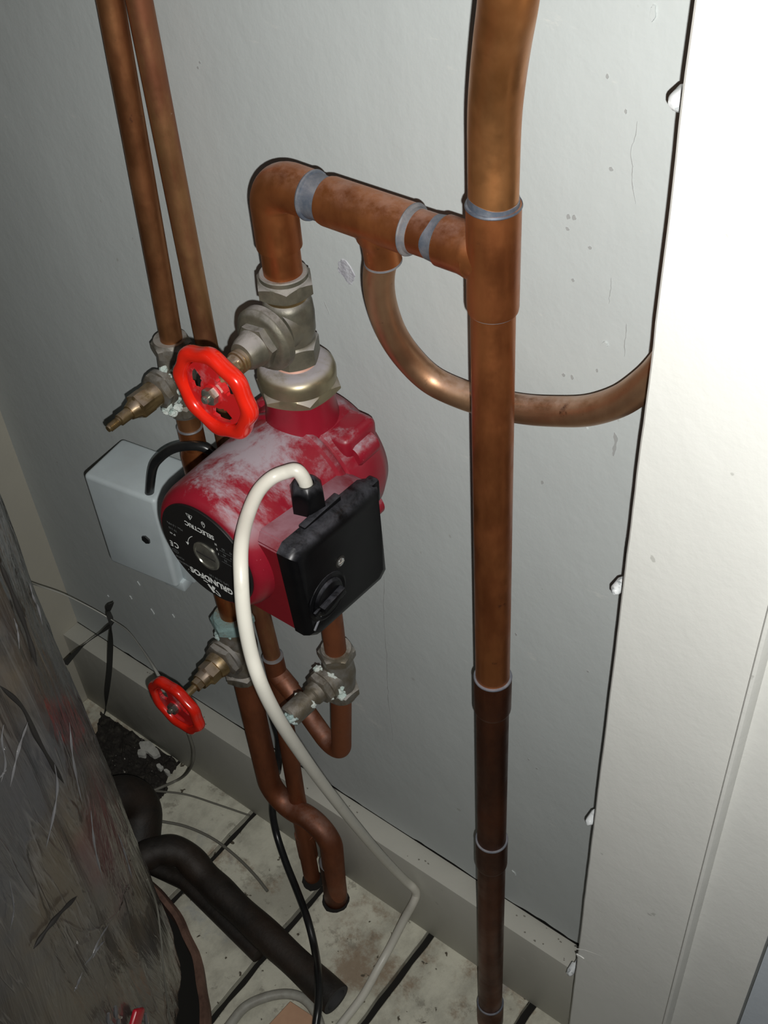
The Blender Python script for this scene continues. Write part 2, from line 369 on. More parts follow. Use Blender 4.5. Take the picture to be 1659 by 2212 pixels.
def streak(m, pts, w):
    P = [W(x, y, YW) for x, y in pts]; Q = []
    for i in range(len(P) - 1):
        for k_ in range(10): Q.append(P[i].lerp(P[i + 1], k_ / 10))
    Q.append(P[-1]); N = len(Q); rings = []
    for i, p in enumerate(Q):
        off = 0.0016 * noise.noise(Vector((p.z * 90, p.x * 50, 1))) + 0.0007 * noise.noise(Vector((p.z * 400, 0, 4)))
        ww = w * (0.35 + 0.9 * abs(noise.noise(Vector((p.z * 150, 9, p.x * 30)))) * 2) * (1 - abs(2 * i / (N - 1) - 1) ** 4 * 0.8)
        c = p + Vector((off, 0, 0))
        rings.append([c + Vector((-ww, .0003, 0)), c + Vector((ww, .0003, 0)), c + Vector((ww, -.0003, 0)), c + Vector((-ww, -.0003, 0))])
    m.loft(rings)
streak(m, [(828, 1130), (830, 1260), (829, 1330), (836, 1430), (838, 1500), (850, 1600)], 0.0004)
streak(m, [(1378, 262), (1366, 335), (1368, 395), (1371, 440)], 0.0003)
streak(m, [(1322, 600), (1314, 655)], 0.0003); streak(m, [(1330, 935), (1326, 985)], 0.0012)
streak(m, [(1355, 700), (1347, 770)], 0.0003); streak(m, [(1352, 1160), (1350, 1215)], 0.0003)
streak(m, [(700, 650), (712, 680)], 0.0003)
m.build('wall_mark', simple('wall_mark', (0.33, 0.34, 0.335), 0.8), wb)
m = MB()
for (px, py, a, b) in [(1412, 28, .0015, .005), (1308, 742, .0022, .0022), (798, 1000, .002, .003), (806, 1065, .0015, .003), (808, 1092, .0012, .0015), (790, 985, .001, .003), (1268, 925, .001, .001), (300, 1260, .001, .004), (330, 1320, .001, .005), (283, 1290, .001, .003), (375, 1330, .001, .003), (234, 1287, .001, .002), (1110, 1885, .003, .004)]:
    flake_poly(m, W(px, py, YW), a, b, px, rot=0.5 if py > 1200 else 0, thick=0.0012)
m.build('paint_run', M['wall'], wb)

# left wall
struct(MB().box((XL - 0.03, -0.3, -0.02), (XL, YW, 2.1)).build('wall_left', M['wall_l']))
# skirting along the back wall
sk = struct(MB().box((XL, YS, 0.0), (0.40, YW, ZL), 0.0012).build('baseboard_back', M['skirt']))
m = MB(); rnd = random.Random(9)
for k in range(34):
    x = rnd.choice((rnd.uniform(-1.0, -0.25), rnd.uniform(-0.40, -0.27))); y = rnd.uniform(YS + 0.004, YW - 0.002)
    g = Vector((x, y, ZL)); r = rnd.uniform(0.0004, 0.0014)
    ring = [g + Vector((math.cos(t) * r * rnd.uniform(.7, 1.6), math.sin(t) * r * rnd.uniform(.6, 1.1), 0.0003)) for t in [i * math.pi / 4 for i in range(8)]]
    m.loft([[p - Vector((0, 0, .0006)) for p in ring], ring])
m.build('dirt_speck', simple('dirt', (0.20, 0.19, 0.16), 0.9), sk)

# floor boards, one structure: painted planks with open joints, running away from the wall
fx = [WZ(552, 1755).x, WZ(697, 1918).x, WZ(928, 2020).x, WZ(1146, 2175).x]
joints = [fx[0] - 0.155, fx[0] - 0.003, fx[1] - 0.002, fx[2], fx[3], fx[3] + 0.12, fx[3] + 0.25]
edges = [XL] + joints + [0.45]
m = MB()
for i in range(len(edges) - 1):
    a = edges[i] + (0.0058 if i else 0); b = edges[i + 1] - 0.0058
    y0 = -0.3
    y1 = YW if i else 0.3
    n = 60; lo = []; hi = []
    # wavy plank edges
    pl = [Vector((a + 0.0016 * noise.noise(Vector((i * 3, t * 30, 0))), 0, 0)) for t in [k / n for k in range(n + 1)]]
    pr = [Vector((b + 0.0016 * noise.noise(Vector((i * 3 + 9, t * 30, 0))), 0, 0)) for t in [k / n for k in range(n + 1)]]
    rings = []
    for k in range(n + 1):
        y = y0 + (YW - y0) * k / n
        rings.append([Vector((pl[k].x, y, -0.02)), Vector((pr[k].x, y, -0.02)), Vector((pr[k].x, y, -0.001)), Vector((pr[k].x - 0.001, y, 0)), Vector((pl[k].x + 0.001, y, 0)), Vector((pl[k].x, y, -0.001))])
    m.loft(rings)
fl_o = struct(m.build('floor', M['floor']))
struct(MB().box((XL - 0.03, -0.3, -0.05), (0.45, YW + 0.04, -0.012)).build('floor_underside', M['dark']))

# rough dark holes where the pipes go through the boards
m = MB()
for (px, py, rr) in ((725, 1944, 0.0185), (676, 1902, 0.0150)):
    p = WZ(px, py); ring = [p + Vector((math.cos(a) * rr * (1 + .18 * noise.noise(Vector((a * 2, px, 0)))), min(math.sin(a) * rr * (1 + .18 * noise.noise(Vector((a * 2, 0, px)))), YS - p.y - .0003), 0.0006)) for a in [q * math.pi / 12 for q in range(24)]]
    m.loft([[v - Vector((0, 0, .0008)) for v in ring], ring])
m.build('pipe_hole', M['dark'], fl_o)

# white board (door lining) on the right, standing off the wall
YB = 0.500; xb = -0.2245
m = MB(); n = 150
rings = []
for k in range(n + 1):
    z = 2.1 * k / n
    e = 0.0008 * noise.noise(Vector((0, 0, z * 12))) + 0.0003 * noise.noise(Vector((5, 0, z * 70)))
    x = xb + e
    rings.append([Vector((x, YB + 0.022, z)), Vector((-0.1275, YB + 0.022, z)), Vector((-0.1275, YB, z)), Vector((x + 0.0015, YB, z)), Vector((x, YB + 0.0012, z))])
m.loft(rings)
struct(m.build('trim_1', M['gloss']))
# bead and moulded strip
m = MB()
prof = [(-0.1275, 0.022), (-0.1275, -0.0035), (-0.1262, -0.0052), (-0.1238, -0.0052), (-0.1222, -0.002), (-0.1212, 0.004), (-0.118, 0.005), (-0.066, 0.003), (-0.0645, 0.022)]
m.loft([[Vector((x, YB + y, z)) for x, y in prof] for z in (0, 2.1)])
struct(m.build('trim_2', M['gloss']))
struct(MB().box((-0.0638, YB + 0.006, 0), (0.45, YB + 0.03, 2.1)).build('wall_right', M['wall_r']))
# crack line and chip in the board
m = MB()
a = [W(1245, 2050, YB), W(1262, 2052, YB), W(1280, 2058, YB), W(1300, 2066, YB)]
m.tube([p + Vector((0, 0.0002, 0)) for p in a], lambda t: 0.0006 * (1 - 0.6 * t), 8)
flake_poly(m, W(1254, 2067, YB), 0.0045, 0.0028, 2, y=YB, thick=0.0008)
m.build('paint_crack', M['gloss'], bpy.data.objects['trim_1'])

# painted fixings peeping out of the gap behind the board
cl = []
fix_lab = {0: 'topmost small white fixing in the gap left of the white board', 1: 'chipped fixing in the gap level with the black pump box bottom',
           2: 'chipped fixing in the gap above the skirting board end', 3: 'lowest fixing in the gap in front of the skirting board'}
for i, (px, py) in enumerate([(1463, 222), (1329, 1277), (1273, 1776), (1230, 2103)]):
    p = W(px, py, YB + 0.028)
    m = MB(); s = 1.25 if i == 0 else 0.9
    m.lathe(p + Vector((0, 0.012, 0)), (0, -1, 0), [(0, 0.0048 * s), (0.010, 0.0045 * s), (0.013, 0.0035 * s), (0.0145, 0.0015 * s)], 20)
    m.lathe(p + Vector((0, 0.050, 0)), (0, -1, 0), [(0, 0.0022), (0.04, 0.0022)], 12)
    for v in m.bm.verts: v.co += Vector([noise.noise(v.co * 300 + Vector((k * 9, i, 0))) for k in range(3)]) * 0.0009
    o = m.build('painted_fixing', M['clip']); tag(o, fix_lab[i], 'fixing', 'painted fixings in the gap beside the board')

# ================================================================== MAIN COPPER RISER
X0, Y0 = -0.333, 0.505
def zrow(px, py, Y): return W(px, py, Y).z
t = thing('copper_riser', 'tall thick vertical copper pipe with soldered tee standing right of the pump', 'pipe')
q0 = W(1100, -60, 0.478); q1 = q0 + Vector((0.001, -0.004, 0.03))
pts = [q1 + Vector((0, -0.004, 0.48)), q1 + Vector((0, -0.004, 0.24)), q1 + Vector((0, -0.003, 0.09)), q1 + Vector((0, -0.0015, 0.03)), q1, q0, W(1098, 0, 0.483), W(1085, 90, 0.492), W(1075, 170, 0.498), W(1069, 240, 0.502), W(1067, 310, 0.505), W(1066, 400, 0.505), W(1065, 470, 0.505)]
top = catmull(pts, 10)
MB().tube(top, lambda u: 0.0152 - 0.0006 * u, 40).build('bent_pipe', M['copper_bright'], t)
za = zrow(1065, 440, Y0); zb = zrow(1062, 668, Y0)
# tee body with its branch collar towards the pump
m = MB(); R = 0.0162
m.lathe((X0, Y0, zb), (0, 0, 1), [(0, 0.0146), (0.0004, R - 0.0004), (0.003, R), (za - zb - 0.003, R), (za - zb, R + 0.0002), (za - zb, 0.0146)], 48)
HY = 0.507; HZ = H - 0.377
m.tube([(X0, Y0, HZ - .0005), (X0 - 0.010, HY, HZ), (X0 - 0.014, HY, HZ), (X0 - 0.0175, HY, HZ), (X0 - 0.021, HY, HZ), (W(960, 522, HY).x, HY, HZ)], lambda u: 0.0161 + 0.0012 * max(0, 1 - abs(u - 0.4) * 3), 40)
m.build('tee_fitting', M['copper'], t)
m = MB(); m.lathe((X0, Y0, za - 0.0015), (0, 0, 1), [(0, 0.0163), (0.0008, 0.0168), (0.0020, 0.0164), (0.0030, 0.0152), (0.0075, 0.01485)], 48)
for v in m.bm.verts:
    if v.co.z > za + 0.0012: v.co.z += 0.005 * noise.noise(v.co * 45)
m.build('solder_ring', M['solder'], t)
MB().lathe((X0, Y0, zb - 0.001), (0, 0, 1), [(0, 0.0143), (0.0005, 0.0150), (0.0016, 0.0152), (0.002, 0.0146)], 48).build('solder_ring', M['solder_pale'], t)
zc1, zc2 = zrow(1066, 1462, Y0), zrow(1066, 1530, Y0)
zd1, zd2 = zrow(1062, 1812, Y0), zrow(1060, 1862, Y0)
ze1 = zrow(1059, 2165, Y0)
MB().tube([(X0, Y0, zb + 0.01), (-0.3305, Y0, (zc1 + zc2) / 2)], 0.0141, 40).build('pipe_run', M['copper'], t)
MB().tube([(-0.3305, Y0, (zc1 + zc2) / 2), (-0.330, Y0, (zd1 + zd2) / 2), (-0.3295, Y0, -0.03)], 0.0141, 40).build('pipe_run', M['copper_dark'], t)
for (x, z1, z2) in ((-0.3305, zc1, zc2), (-0.330, zd1, zd2), (-0.3295, ze1, ze1 - 0.05)):
    L = z1 - z2
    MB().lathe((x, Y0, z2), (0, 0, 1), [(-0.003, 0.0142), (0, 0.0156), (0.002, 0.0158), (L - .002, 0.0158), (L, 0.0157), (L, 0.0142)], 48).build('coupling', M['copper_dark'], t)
    MB().lathe((x, Y0, z2 + L - 0.0005), (0, 0, 1), [(0, 0.0158), (0.0008, 0.0160), (0.0015, 0.0156), (0.0018, 0.0142)], 48).build('solder_ring', M['solder'], t)

# ================================================================== HORIZONTAL CONNECTION: elbow, tee, sections
PX, PY = -0.512, 0.508
t = thing('copper_connection', 'horizontal soldered copper run with elbow and tee joining pump valve to riser', 'pipe')
hx = lambda px, py: W(px, py, HY).x
xe = hx(672, 410); x1 = hx(706, 430); x2 = hx(890, 495); x3 = hx(958, 522); 
zel = H - 0.4265                                   # lower lip of the elbow
path = fillet([(PX, PY, zel), (PX, PY, HZ), (xe, HY, HZ)], 0.019, 18)
MB().tube(path, 0.0162, 40).build('elbow_fitting', M['copper'], t)
MB().tube([(PX, PY, zel + 0.006), (PX, PY, H - 0.455)], 0.0141, 40).build('pipe_stub', M['copper'], t)
MB().lathe((PX, PY, zel - 0.0008), (0, 0, 1), [(0, 0.0143), (0.0004, 0.0155), (0.0012, 0.0158), (0.0016, 0.015)], 48).build('solder_ring', M['solder_pale'], t)
MB().lathe((xe, HY, HZ), (1, 0, 0), [(-0.001, 0.0162), (0.0003, 0.0169), (0.0016, 0.0166), (0.002, 0.0150), (x1 - xe, 0.0146)], 48).build('solder_band', M['solder'], t)
TX = W(815, 500, HY).x
m = MB()
m.lathe((x1, HY, HZ), (1, 0, 0), [(0, 0.0143), (0.0005, 0.0158), (0.003, 0.0163), (x2 - x1 - .002, 0.0163), (x2 - x1, 0.0162), (x2 - x1, 0.0143)], 48)
m.lathe((TX, HY, HZ), (0, 0.12, -1), [(0.0, 0.0150), (0.0135, 0.0150), (0.0175, 0.0130), (0.022, 0.0124), (0.033, 0.0124), (0.0335, 0.011)], 40)
m.build('tee_fitting', M['copper'], t)
MB().lathe((x2 - 0.0005, HY, HZ), (1, 0, 0), [(0, 0.0166), (0.0006, 0.0169), (0.0016, 0.0166), (0.0024, 0.0148), (0.005, 0.0144)], 48).build('solder_ring', M['solder_pale'], t)
MB().tube([(x2 - 0.002, HY, HZ), (x3, HY, HZ)], 0.0141, 40).build('pipe_section', M['copper'], t)
m = MB(); m.lathe((x3 - 0.0062, HY, HZ), (1, 0, 0), [(0, 0.01425), (0.003, 0.0146), (0.006, 0.0152), (0.0075, 0.0161)], 48)
for v in m.bm.verts: v.co.x -= 0.004 * noise.noise(v.co * 70) if v.co.x < x3 - 0.001 else 0
m.build('solder_band', M['solder'], t)

# ================================================================== BYPASS PIPE 22 mm
t = thing('bypass_pipe', 'slim copper pipe curving down from the tee and behind the riser', 'pipe')
pts = [Vector((TX, HY + 0.0035, HZ - 0.029)), W(818, 600, 0.5125), W(824, 655, 0.520), W(847, 720, 0.532), W(884, 775, 0.542), W(934, 822, 0.549), W(1000, 853, 0.553), W(1060, 870, 0.5555), W(1130, 884, 0.5555), W(1200, 889, 0.5555), W(1270, 887, 0.5555), W(1335, 868, 0.5555), W(1385, 836, 0.5555), W(1428, 795, 0.5555), W(1470, 735, 0.5555)]
MB().tube(catmull(pts, 10), 0.0107, 32).build('pipe_run', M['copper_bronze'], t)
MB().lathe(Vector((TX, HY + 0.0038, HZ - 0.0335)), (0, 0.12, -1), [(-0.001, 0.0125), (0.0004, 0.0127), (0.0012, 0.0118), (0.0014, 0.0106)], 40).build('solder_ring', M['solder_pale'], t)

# ================================================================== HANDWHEEL
def handwheel(c, parent, R=0.0335, spin=0.0, lobes=8, lean=0.0, hole0=0.0):
    cx, cy, cz = c
    m = MB(); n = 96; rings = []
    rot = Matrix.Rotation(lean, 3, 'X')
    for k in range(n):                                    # chunky lobed rim
        th = 2 * math.pi * k / n
        out = R * (0.975 + 0.035 * math.cos(lobes * (th + spin)))
        rin = R * 0.685 + 0.0004 * math.cos(lobes * (th + spin))
        mid = (out + rin) / 2; hw = (out - rin) / 2; ring = []
        for j in range(20):
            a = 2 * math.pi * j / 20; ca, sa = math.cos(a), math.sin(a)
            r = mid + hw * math.copysign(abs(ca) ** 0.75, ca); h = 0.0060 * math.copysign(abs(sa) ** 0.8, sa)
            ring.append(rot @ Vector((r * math.cos(th), -h, r * math.sin(th))) + Vector(c))
        rings.append(ring)
    m.loft(rings, closed=True)
    rim = m.build('handwheel', M['wheel_red'], parent, 60)
    # web with three kidney openings
    m = MB(); bm = m.bm; NT, rr = 96, [0.18 + 0.05 * i for i in range(11)]
    grid = {}
    for i, q in enumerate(rr):
        for k in range(NT):
            th = 2 * math.pi * k / NT
            for s in (0, 1):
                h = -0.0012 + (0.0018 if s == 0 else -0.0014) + 0.0015 * (1 - q)
                grid[i, k, s] = bm.verts.new(rot @ Vector((R * q * math.cos(th), -h, R * q * math.sin(th))) + Vector(c))
    def hole(i, k):
        if i < 0 or i >= len(rr) - 1: return False
        q = (rr[i] + rr[i + 1]) / 2; th = 2 * math.pi * (k + 0.5) / NT
        d = ((th - hole0 + math.pi / 3) % (2 * math.pi / 3)) - math.pi / 3
        return (abs(q - 0.475) / 0.150) ** 2.5 + (abs(d) / 0.52) ** 2.5 < 1
    for i in range(len(rr) - 1):
        for k in range(NT):
            k2 = (k + 1) % NT
            if hole(i, k): continue
            bm.faces.new((grid[i, k, 0], grid[i + 1, k, 0], grid[i + 1, k2, 0], grid[i, k2, 0]))
            bm.faces.new((grid[i, k2, 1], grid[i + 1, k2, 1], grid[i + 1, k, 1], grid[i, k, 1]))
            for (ni, nk, A, B) in ((i - 1, k, (i, k), (i, k2)), (i + 1, k, (i + 1, k2), (i + 1, k)), (i, (k - 1) % NT, (i + 1, k), (i, k)), (i, (k + 1) % NT, (i, k2), (i + 1, k2))):
                if hole(ni, nk) or ni < 0 or ni >= len(rr) - 1:
                    bm.faces.new((grid[A[0], A[1], 0], grid[B[0], B[1], 0], grid[B[0], B[1], 1], grid[A[0], A[1], 1]))
    m.lathe(Vector(c) + rot @ Vector((0, 0.007, 0)), rot @ Vector((0, -1, 0)), [(0, 0.0075), (0.008, 0.0085), (0.010, 0.0078), (0.010, 0.003)], 32)
    m.build('web', M['wheel_web'], rim, 45)
    m = MB()
    d = rot @ Vector((0, -1, 0))
    m.lathe(Vector(c) + d * 0.003, d, [(0, 0.0058, 'h'), (0.0048, 0.0058, 'h', -0.4), (0.005, 0.0056), (0.0052, 0.003)], 48, spin=0.3)
    m.lathe(Vector(c) + d * 0.003, d, [(0.004, 0.0031), (0.0080, 0.0031), (0.0090, 0.0020)], 24)
    m.build('retaining_nut', M['steel'], rim)
    return rim

# ================================================================== UPPER PUMP VALVE
t = thing('gate_valve', 'upper dusty bronze gate valve with large red handwheel above the pump', 'valve')
zz = lambda d: H - d
def hexnut(o, d, L, ap, spin=0.2, ch=0.0012, bore=None):
    return [(0, ap * 0.97), (ch, ap * 1.0, 'h'), (L - ch, ap * 1.0, 'h'), (L, ap * 0.97)]
# compression nut
L = 0.0155
m = MB(); m.lathe((PX, PY, zz(0.4635)), (0, 0, 1), [(0, 0.0190), (0.0002, 0.0192, 'h', 0.5), (L - 0.0045, 0.0192, 'h', -0.6), (L - 0.0042, 0.0190), (L - 0.0036, 0.0186), (L - 0.003, 0.0178), (L, 0.0176), (L + 0.0008, 0.0168), (L + 0.0004, 0.0142)], 96, spin=0.26)
m.build('compression_nut', M['bronze'], t)
m = MB()
m.lathe((PX, PY, zz(0.470)), (0, 0, 1), [(0, 0.0150), (0.0035, 0.0158), (0.004, 0.0172), (0.007, 0.0172)], 48); m.build('thread', M['brass'], t)
# body
m = MB()
m.lathe((PX, PY, zz(0.508)), (0, 0, 1), [(0, 0.0145), (0.004, 0.0168), (0.012, 0.0185), (0.026, 0.0190), (0.035, 0.0183), (0.0385, 0.0165), (0.040, 0.0148)], 48)
m.lathe((PX, PY, zz(0.4885)), (0, -1, 0), [(0, 0.0185), (0.012, 0.0182), (0.016, 0.0178)], 48)
m.build('valve_body', M['bronze'], t)
m = MB(); m.lathe((PX, PY, zz(0.5225)), (0, 0, 1), [(0, 0.0176), (0.0002, 0.0178, 'h', 0.5), (0.0165, 0.0178, 'h', -0.6), (0.0168, 0.0175), (0.0185, 0.0168), (0.019, 0.0150)], 96, spin=0.0)
m.build('lower_nut', M['bronze'], t)
m = MB()
oy = PY - 0.022
m.lathe((PX, oy, zz(0.489)), (0, -1, 0), [(0, 0.0180), (0.0006, 0.0246), (0.0012, 0.0252), (0.0070, 0.0252), (0.0078, 0.0240), (0.0100, 0.0226), (0.0112, 0.0195)], 64)
m.lathe((PX, oy - 0.010, zz(0.4898)), (0, -1, 0), [(0, 0.0150, 'h'), (0.0075, 0.0150, 'h', -0.5), (0.0076, 0.0147), (0.010, 0.0136), (0.016, 0.0125), (0.0200, 0.0105), (0.0205, 0.0090)], 96, spin=0.12)
m.build('bonnet', M['bronze'], t)
m = MB()
m.lathe((PX, oy - 0.029, zz(0.4915)), (0, -1, 0), [(0, 0.0088), (0.004, 0.0088), (0.0046, 0.0080), (0.0054, 0.0088), (0.007, 0.0088), (0.0076, 0.0075), (0.0090, 0.0075), (0.010, 0.0062, 'h'), (0.016, 0.0062, 'h'), (0.017, 0.0045)], 48)
m.lathe((PX, oy - 0.040, zz(0.4945)), (0, -1, -0.17), [(0, 0.0042), (0.022, 0.0042)], 24)
m.build('stem', M['brass'], t)
wc = WX(465, 848, PX)
handwheel(wc, t, 0.0378, spin=0.1, lobes=8, hole0=2.85)

# pump union nut
t = thing('union_nut', 'large domed brass union nut on top of the red pump', 'nut')
m = MB()
m.lathe((PX, PY, zz(0.5505)), (0, 0, 1), [(0, 0.0286), (0.0002, 0.0290, 'h', 0.5), (0.0080, 0.0290, 'h', -0.8), (0.0084, 0.0289), (0.0090, 0.0300), (0.0165, 0.0303), (0.0200, 0.0294), (0.0235, 0.0265), (0.0248, 0.0225), (0.0248, 0.0130)], 96, spin=0.45)
m.build('nut_body', M['brass_dome'], t)
MB().lathe((PX, PY, zz(0.5262)), (0, 0, 1), [(0, 0.0165), (0.0012, 0.0160), (0.005, 0.0150)], 40).build('copper_gasket', simple('copper_gasket', (0.62, 0.36, 0.28), 0.5, 0.3), t)

# ================================================================== CIRCULATOR PUMP
t = thing('circulator_pump', 'dusty dark red circulator pump with round black name plate and black box', 'pump')
CZ = zz(0.631)
m = MB()                                            # volute with inlet neck and bosses
m.lathe((PX, 0.553, CZ), (0, -1, 0), [(0, 0.030), (0.003, 0.040), (0.010, 0.054), (0.022, 0.060), (0.048, 0.061), (0.056, 0.0595), (0.058, 0.057)], 72)
m.lathe((PX, PY, CZ), (0, 0, 1), [(-0.088, 0.022), (-0.086, 0.027), (-0.078, 0.027), (-0.070, 0.022), (-0.02, 0.026), (0.02, 0.034), (0.050, 0.030), (0.062, 0.0280), (0.070, 0.0272), (0.081, 0.0274)], 48)
for ang in (35, 145, 215, 325):
    a = math.radians(ang); p = Vector((PX + math.cos(a) * 0.058, 0.520, CZ + math.sin(a) * 0.058))
    m.lathe(p + Vector((0, 0.012, 0)), (0, -1, 0), [(0, 0.008), (0.002, 0.0105), (0.022, 0.0105), (0.025, 0.009)], 24)
m.box((PX + 0.018, 0.500, CZ + 0.030), (PX + 0.050, 0.540, CZ + 0.053), 0.007, seg=4)
m.build('pump_body', M['pump_red'], t)
m = MB()                                            # motor housing
m.lathe((PX, 0.494, CZ), (0, -1, 0), [(0, 0.059), (0.002, 0.0605), (0.006, 0.0605), (0.008, 0.0580), (0.030, 0.0575), (0.070, 0.0568), (0.092, 0.0562), (0.098, 0.0550), (0.1025, 0.0528), (0.1055, 0.0498), (0.1062, 0.0475), (0.1062, 0.0464), (0.1050, 0.0460)], 96)
m.build('motor_housing', M['pump_red'], t)
pl = MB().lathe((PX, 0.3895, CZ), (0, -1, 0), [(0, 0.0464), (0.0030, 0.0464), (0.0036, 0.0459)], 96).build('name_plate', M['plate'], t)
YP = 0.3895 - 0.0037
m = MB()                                            # vent screw
vc = Vector((PX + 0.0005, YP + 0.0005, CZ - 0.0008))
m.lathe(vc, (0, -1, 0), [(0, 0.0132), (0.0012, 0.0132), (0.0018, 0.0126), (0.0019, 0.0108), (0.0011, 0.0104), (0.0011, 0.0006)], 48)
m.build('vent_screw', M['steel'], t)
m = MB(); m.box(vc + Vector((-0.0102, -0.00135, -0.0009)), vc + Vector((0.0102, -0.0009, 0.0009)))
m.build('screw_slot', M['dark'], bpy.data.objects['vent_screw'])

# lettering, set upside down on the plate as in the photo
def text_into(m, s, u, v, size, width=1.0, bold=0.0, shear=0.0, align='CENTER', rot=0.0):
    cu = bpy.data.curves.new('t', 'FONT'); cu.body = s; cu.size = 1.0; cu.align_x = align; cu.align_y = 'CENTER'; cu.offset = bold; cu.shear = shear; cu.extrude = 0.0
    ob = bpy.data.objects.new('t', cu); C.objects.link(ob)
    dg = bpy.context.evaluated_depsgraph_get(); dg.update()
    me = bpy.data.meshes.new_from_object(ob.evaluated_get(dg))
    cr, sr = math.cos(rot), math.sin(rot)
    for vv in me.vertices:
        a, b = vv.co.x * size * width, vv.co.y * size
        a, b = a * cr - b * sr, a * sr + b * cr
        vv.co = Vector((PX - (u + a), YP - 0.00025, CZ - (v + b)))
    m.bm.from_mesh(me); bpy.data.meshes.remove(me); bpy.data.objects.remove(ob); bpy.data.curves.remove(cu)
def quad(m, pts):
    m.bm.faces.new([m.bm.verts.new((PX - u, YP - 0.00025, CZ - v)) for u, v in pts])
def line(m, p, q, w):
    p, q = Vector(p), Vector(q); d = (q - p).normalized(); s = Vector((-d.y, d.x)) * w / 2
    quad(m, [p - s, q - s, q + s, p + s])
k = 0.001
m = MB()
text_into(m, 'GRUNDFOS', 0.5 * k, 28.6 * k, 8.4 * k, 1.02, 0.035)
text_into(m, '.', 25.5 * k, 32.5 * k, 6 * k)
text_into(m, 'SELECTRIC', 1.0 * k, -26.2 * k, 6.3 * k, 1.0, 0.022)
text_into(m, 'C', 33.6 * k, 8.8 * k, 8 * k, 0.9, 0.02); text_into(m, 'E', 39.0 * k, 9.2 * k, 8 * k, 0.8, 0.02)
# logo: crossed strokes with a swung tail
quad(m, [(-1.2 * k, 41.6 * k), (4.6 * k, 35.2 * k), (6.6 * k, 36.4 * k), (1.4 * k, 43.2 * k)][::-1])
quad(m, [(-2.2 * k, 35.6 * k), (1.0 * k, 34.6 * k), (2.0 * k, 38.0 * k), (-0.4 * k, 39.4 * k)])
line(m, (5.4 * k, 34.2 * k), (10.2 * k, 34.0 * k), 0.9 * k)
arc = [(-2.2, 38.2), (-4.6, 39.6), (-6.0, 41.4), (-6.2, 43.0)]
for a, b in zip(arc[:-1], arc[1:]): line(m, (a[0] * k, a[1] * k), (b[0] * k, b[1] * k), 1.1 * k)
line(m, (-1.5 * k, 41.8 * k), (-5.8 * k, 43.2 * k), 0.9 * k)
# warning triangle and drop
tri = [(8.9, -32.4), (5.6, -37.8), (12.2, -37.8)]
for a, b in ((0, 1), (1, 2), (2, 0)): line(m, (tri[a][0] * k, tri[a][1] * k), (tri[b][0] * k, tri[b][1] * k), 0.35 * k)
quad(m, [(8.3 * k, -34.0 * k), (9.5 * k, -34.0 * k), (9.6 * k, -37 * k), (8.2 * k, -37 * k)])
dr = [(-5.2, -31.8), (-6.9, -35.2), (-6.6, -37.2), (-5.2, -38.1), (-3.8, -37.2), (-3.5, -35.2)]
for a in range(6): b = (a + 1) % 6; line(m, (dr[a][0] * k, dr[a][1] * k), (dr[b][0] * k, dr[b][1] * k), 0.4 * k)
line(m, (-6.2 * k, -35.6 * k), (-4.2 * k, -35.6 * k), 0.4 * k); line(m, (-6.2 * k, -36.6 * k), (-4.2 * k, -36.6 * k), 0.4 * k)
# direction arrow
aa = [(18.2 * math.cos(math.radians(q)) + 0.5, 18.2 * math.sin(math.radians(q)) + 1) for q in range(-55, -12, 6)]
for a, b in zip(aa[:-1], aa[1:]): line(m, (a[0] * k, a[1] * k), (b[0] * k, b[1] * k), 0.5 * k)
quad(m, [(17.0 * k, -3.6 * k), (20.6 * k, -3.0 * k), (18.8 * k, -0.2 * k)])
text_into(m, 'III', -14.6 * k, -20.0 * k, 3.2 * k); text_into(m, 'II', -14.9 * k, -15.2 * k, 3.2 * k); text_into(m, 'I', -15.4 * k, -10.2 * k, 3.2 * k)
text_into(m, 'IP 44', 34.5 * k, -3.6 * k, 3.0 * k)
m.build('lettering', M['ink'], pl)
m = MB()
text_into(m, 'UPS 15-50 130', -9 * k, 22.2 * k, 3.4 * k)
text_into(m, 'P/N:96281426', 28 * k, 26.6 * k, 2.9 * k); text_into(m, 'PC0747', 33 * k, 21.8 * k, 2.9 * k)
m.build('part_number', M['ink_grey'], pl); m = MB()
text_into(m, 'Max. 1.0 MPa', 29.5 * k, -14.6 * k, 3.1 * k); text_into(m, 'TF 110', 33 * k, -9.3 * k, 3.1 * k)
m.build('limit_values', M['ink_grey'], pl); m = MB()
for r_, (a, b) in enumerate([('50', '0.22'), ('45', '0.20'), ('35', '0.16')]):
    text_into(m, a, -22 * k, (-18.6 + 6 * r_) * k, 3.2 * k); text_into(m, b, -31 * k, (-18.6 + 6 * r_) * k, 3.2 * k)
    line(m, (-17.5 * k, (-15.7 + 6 * r_) * k), (-37 * k, (-15.7 + 6 * r_) * k), 0.3 * k)
m.build('rating_table', M['ink_grey'], pl); m = MB()
cc = [(36.6 + 3.4 * math.cos(q * math.pi / 8), 16.6 + 1.9 * math.sin(q * math.pi / 8)) for q in range(17)]
for a, b in zip(cc[:-1], cc[1:]): line(m, (a[0] * k, a[1] * k), (b[0] * k, b[1] * k), 0.35 * k)
text_into(m, 'VDE', 36.6 * k, 16.6 * k, 2.0 * k)
m.build('approval_mark', M['ink_grey'], pl)

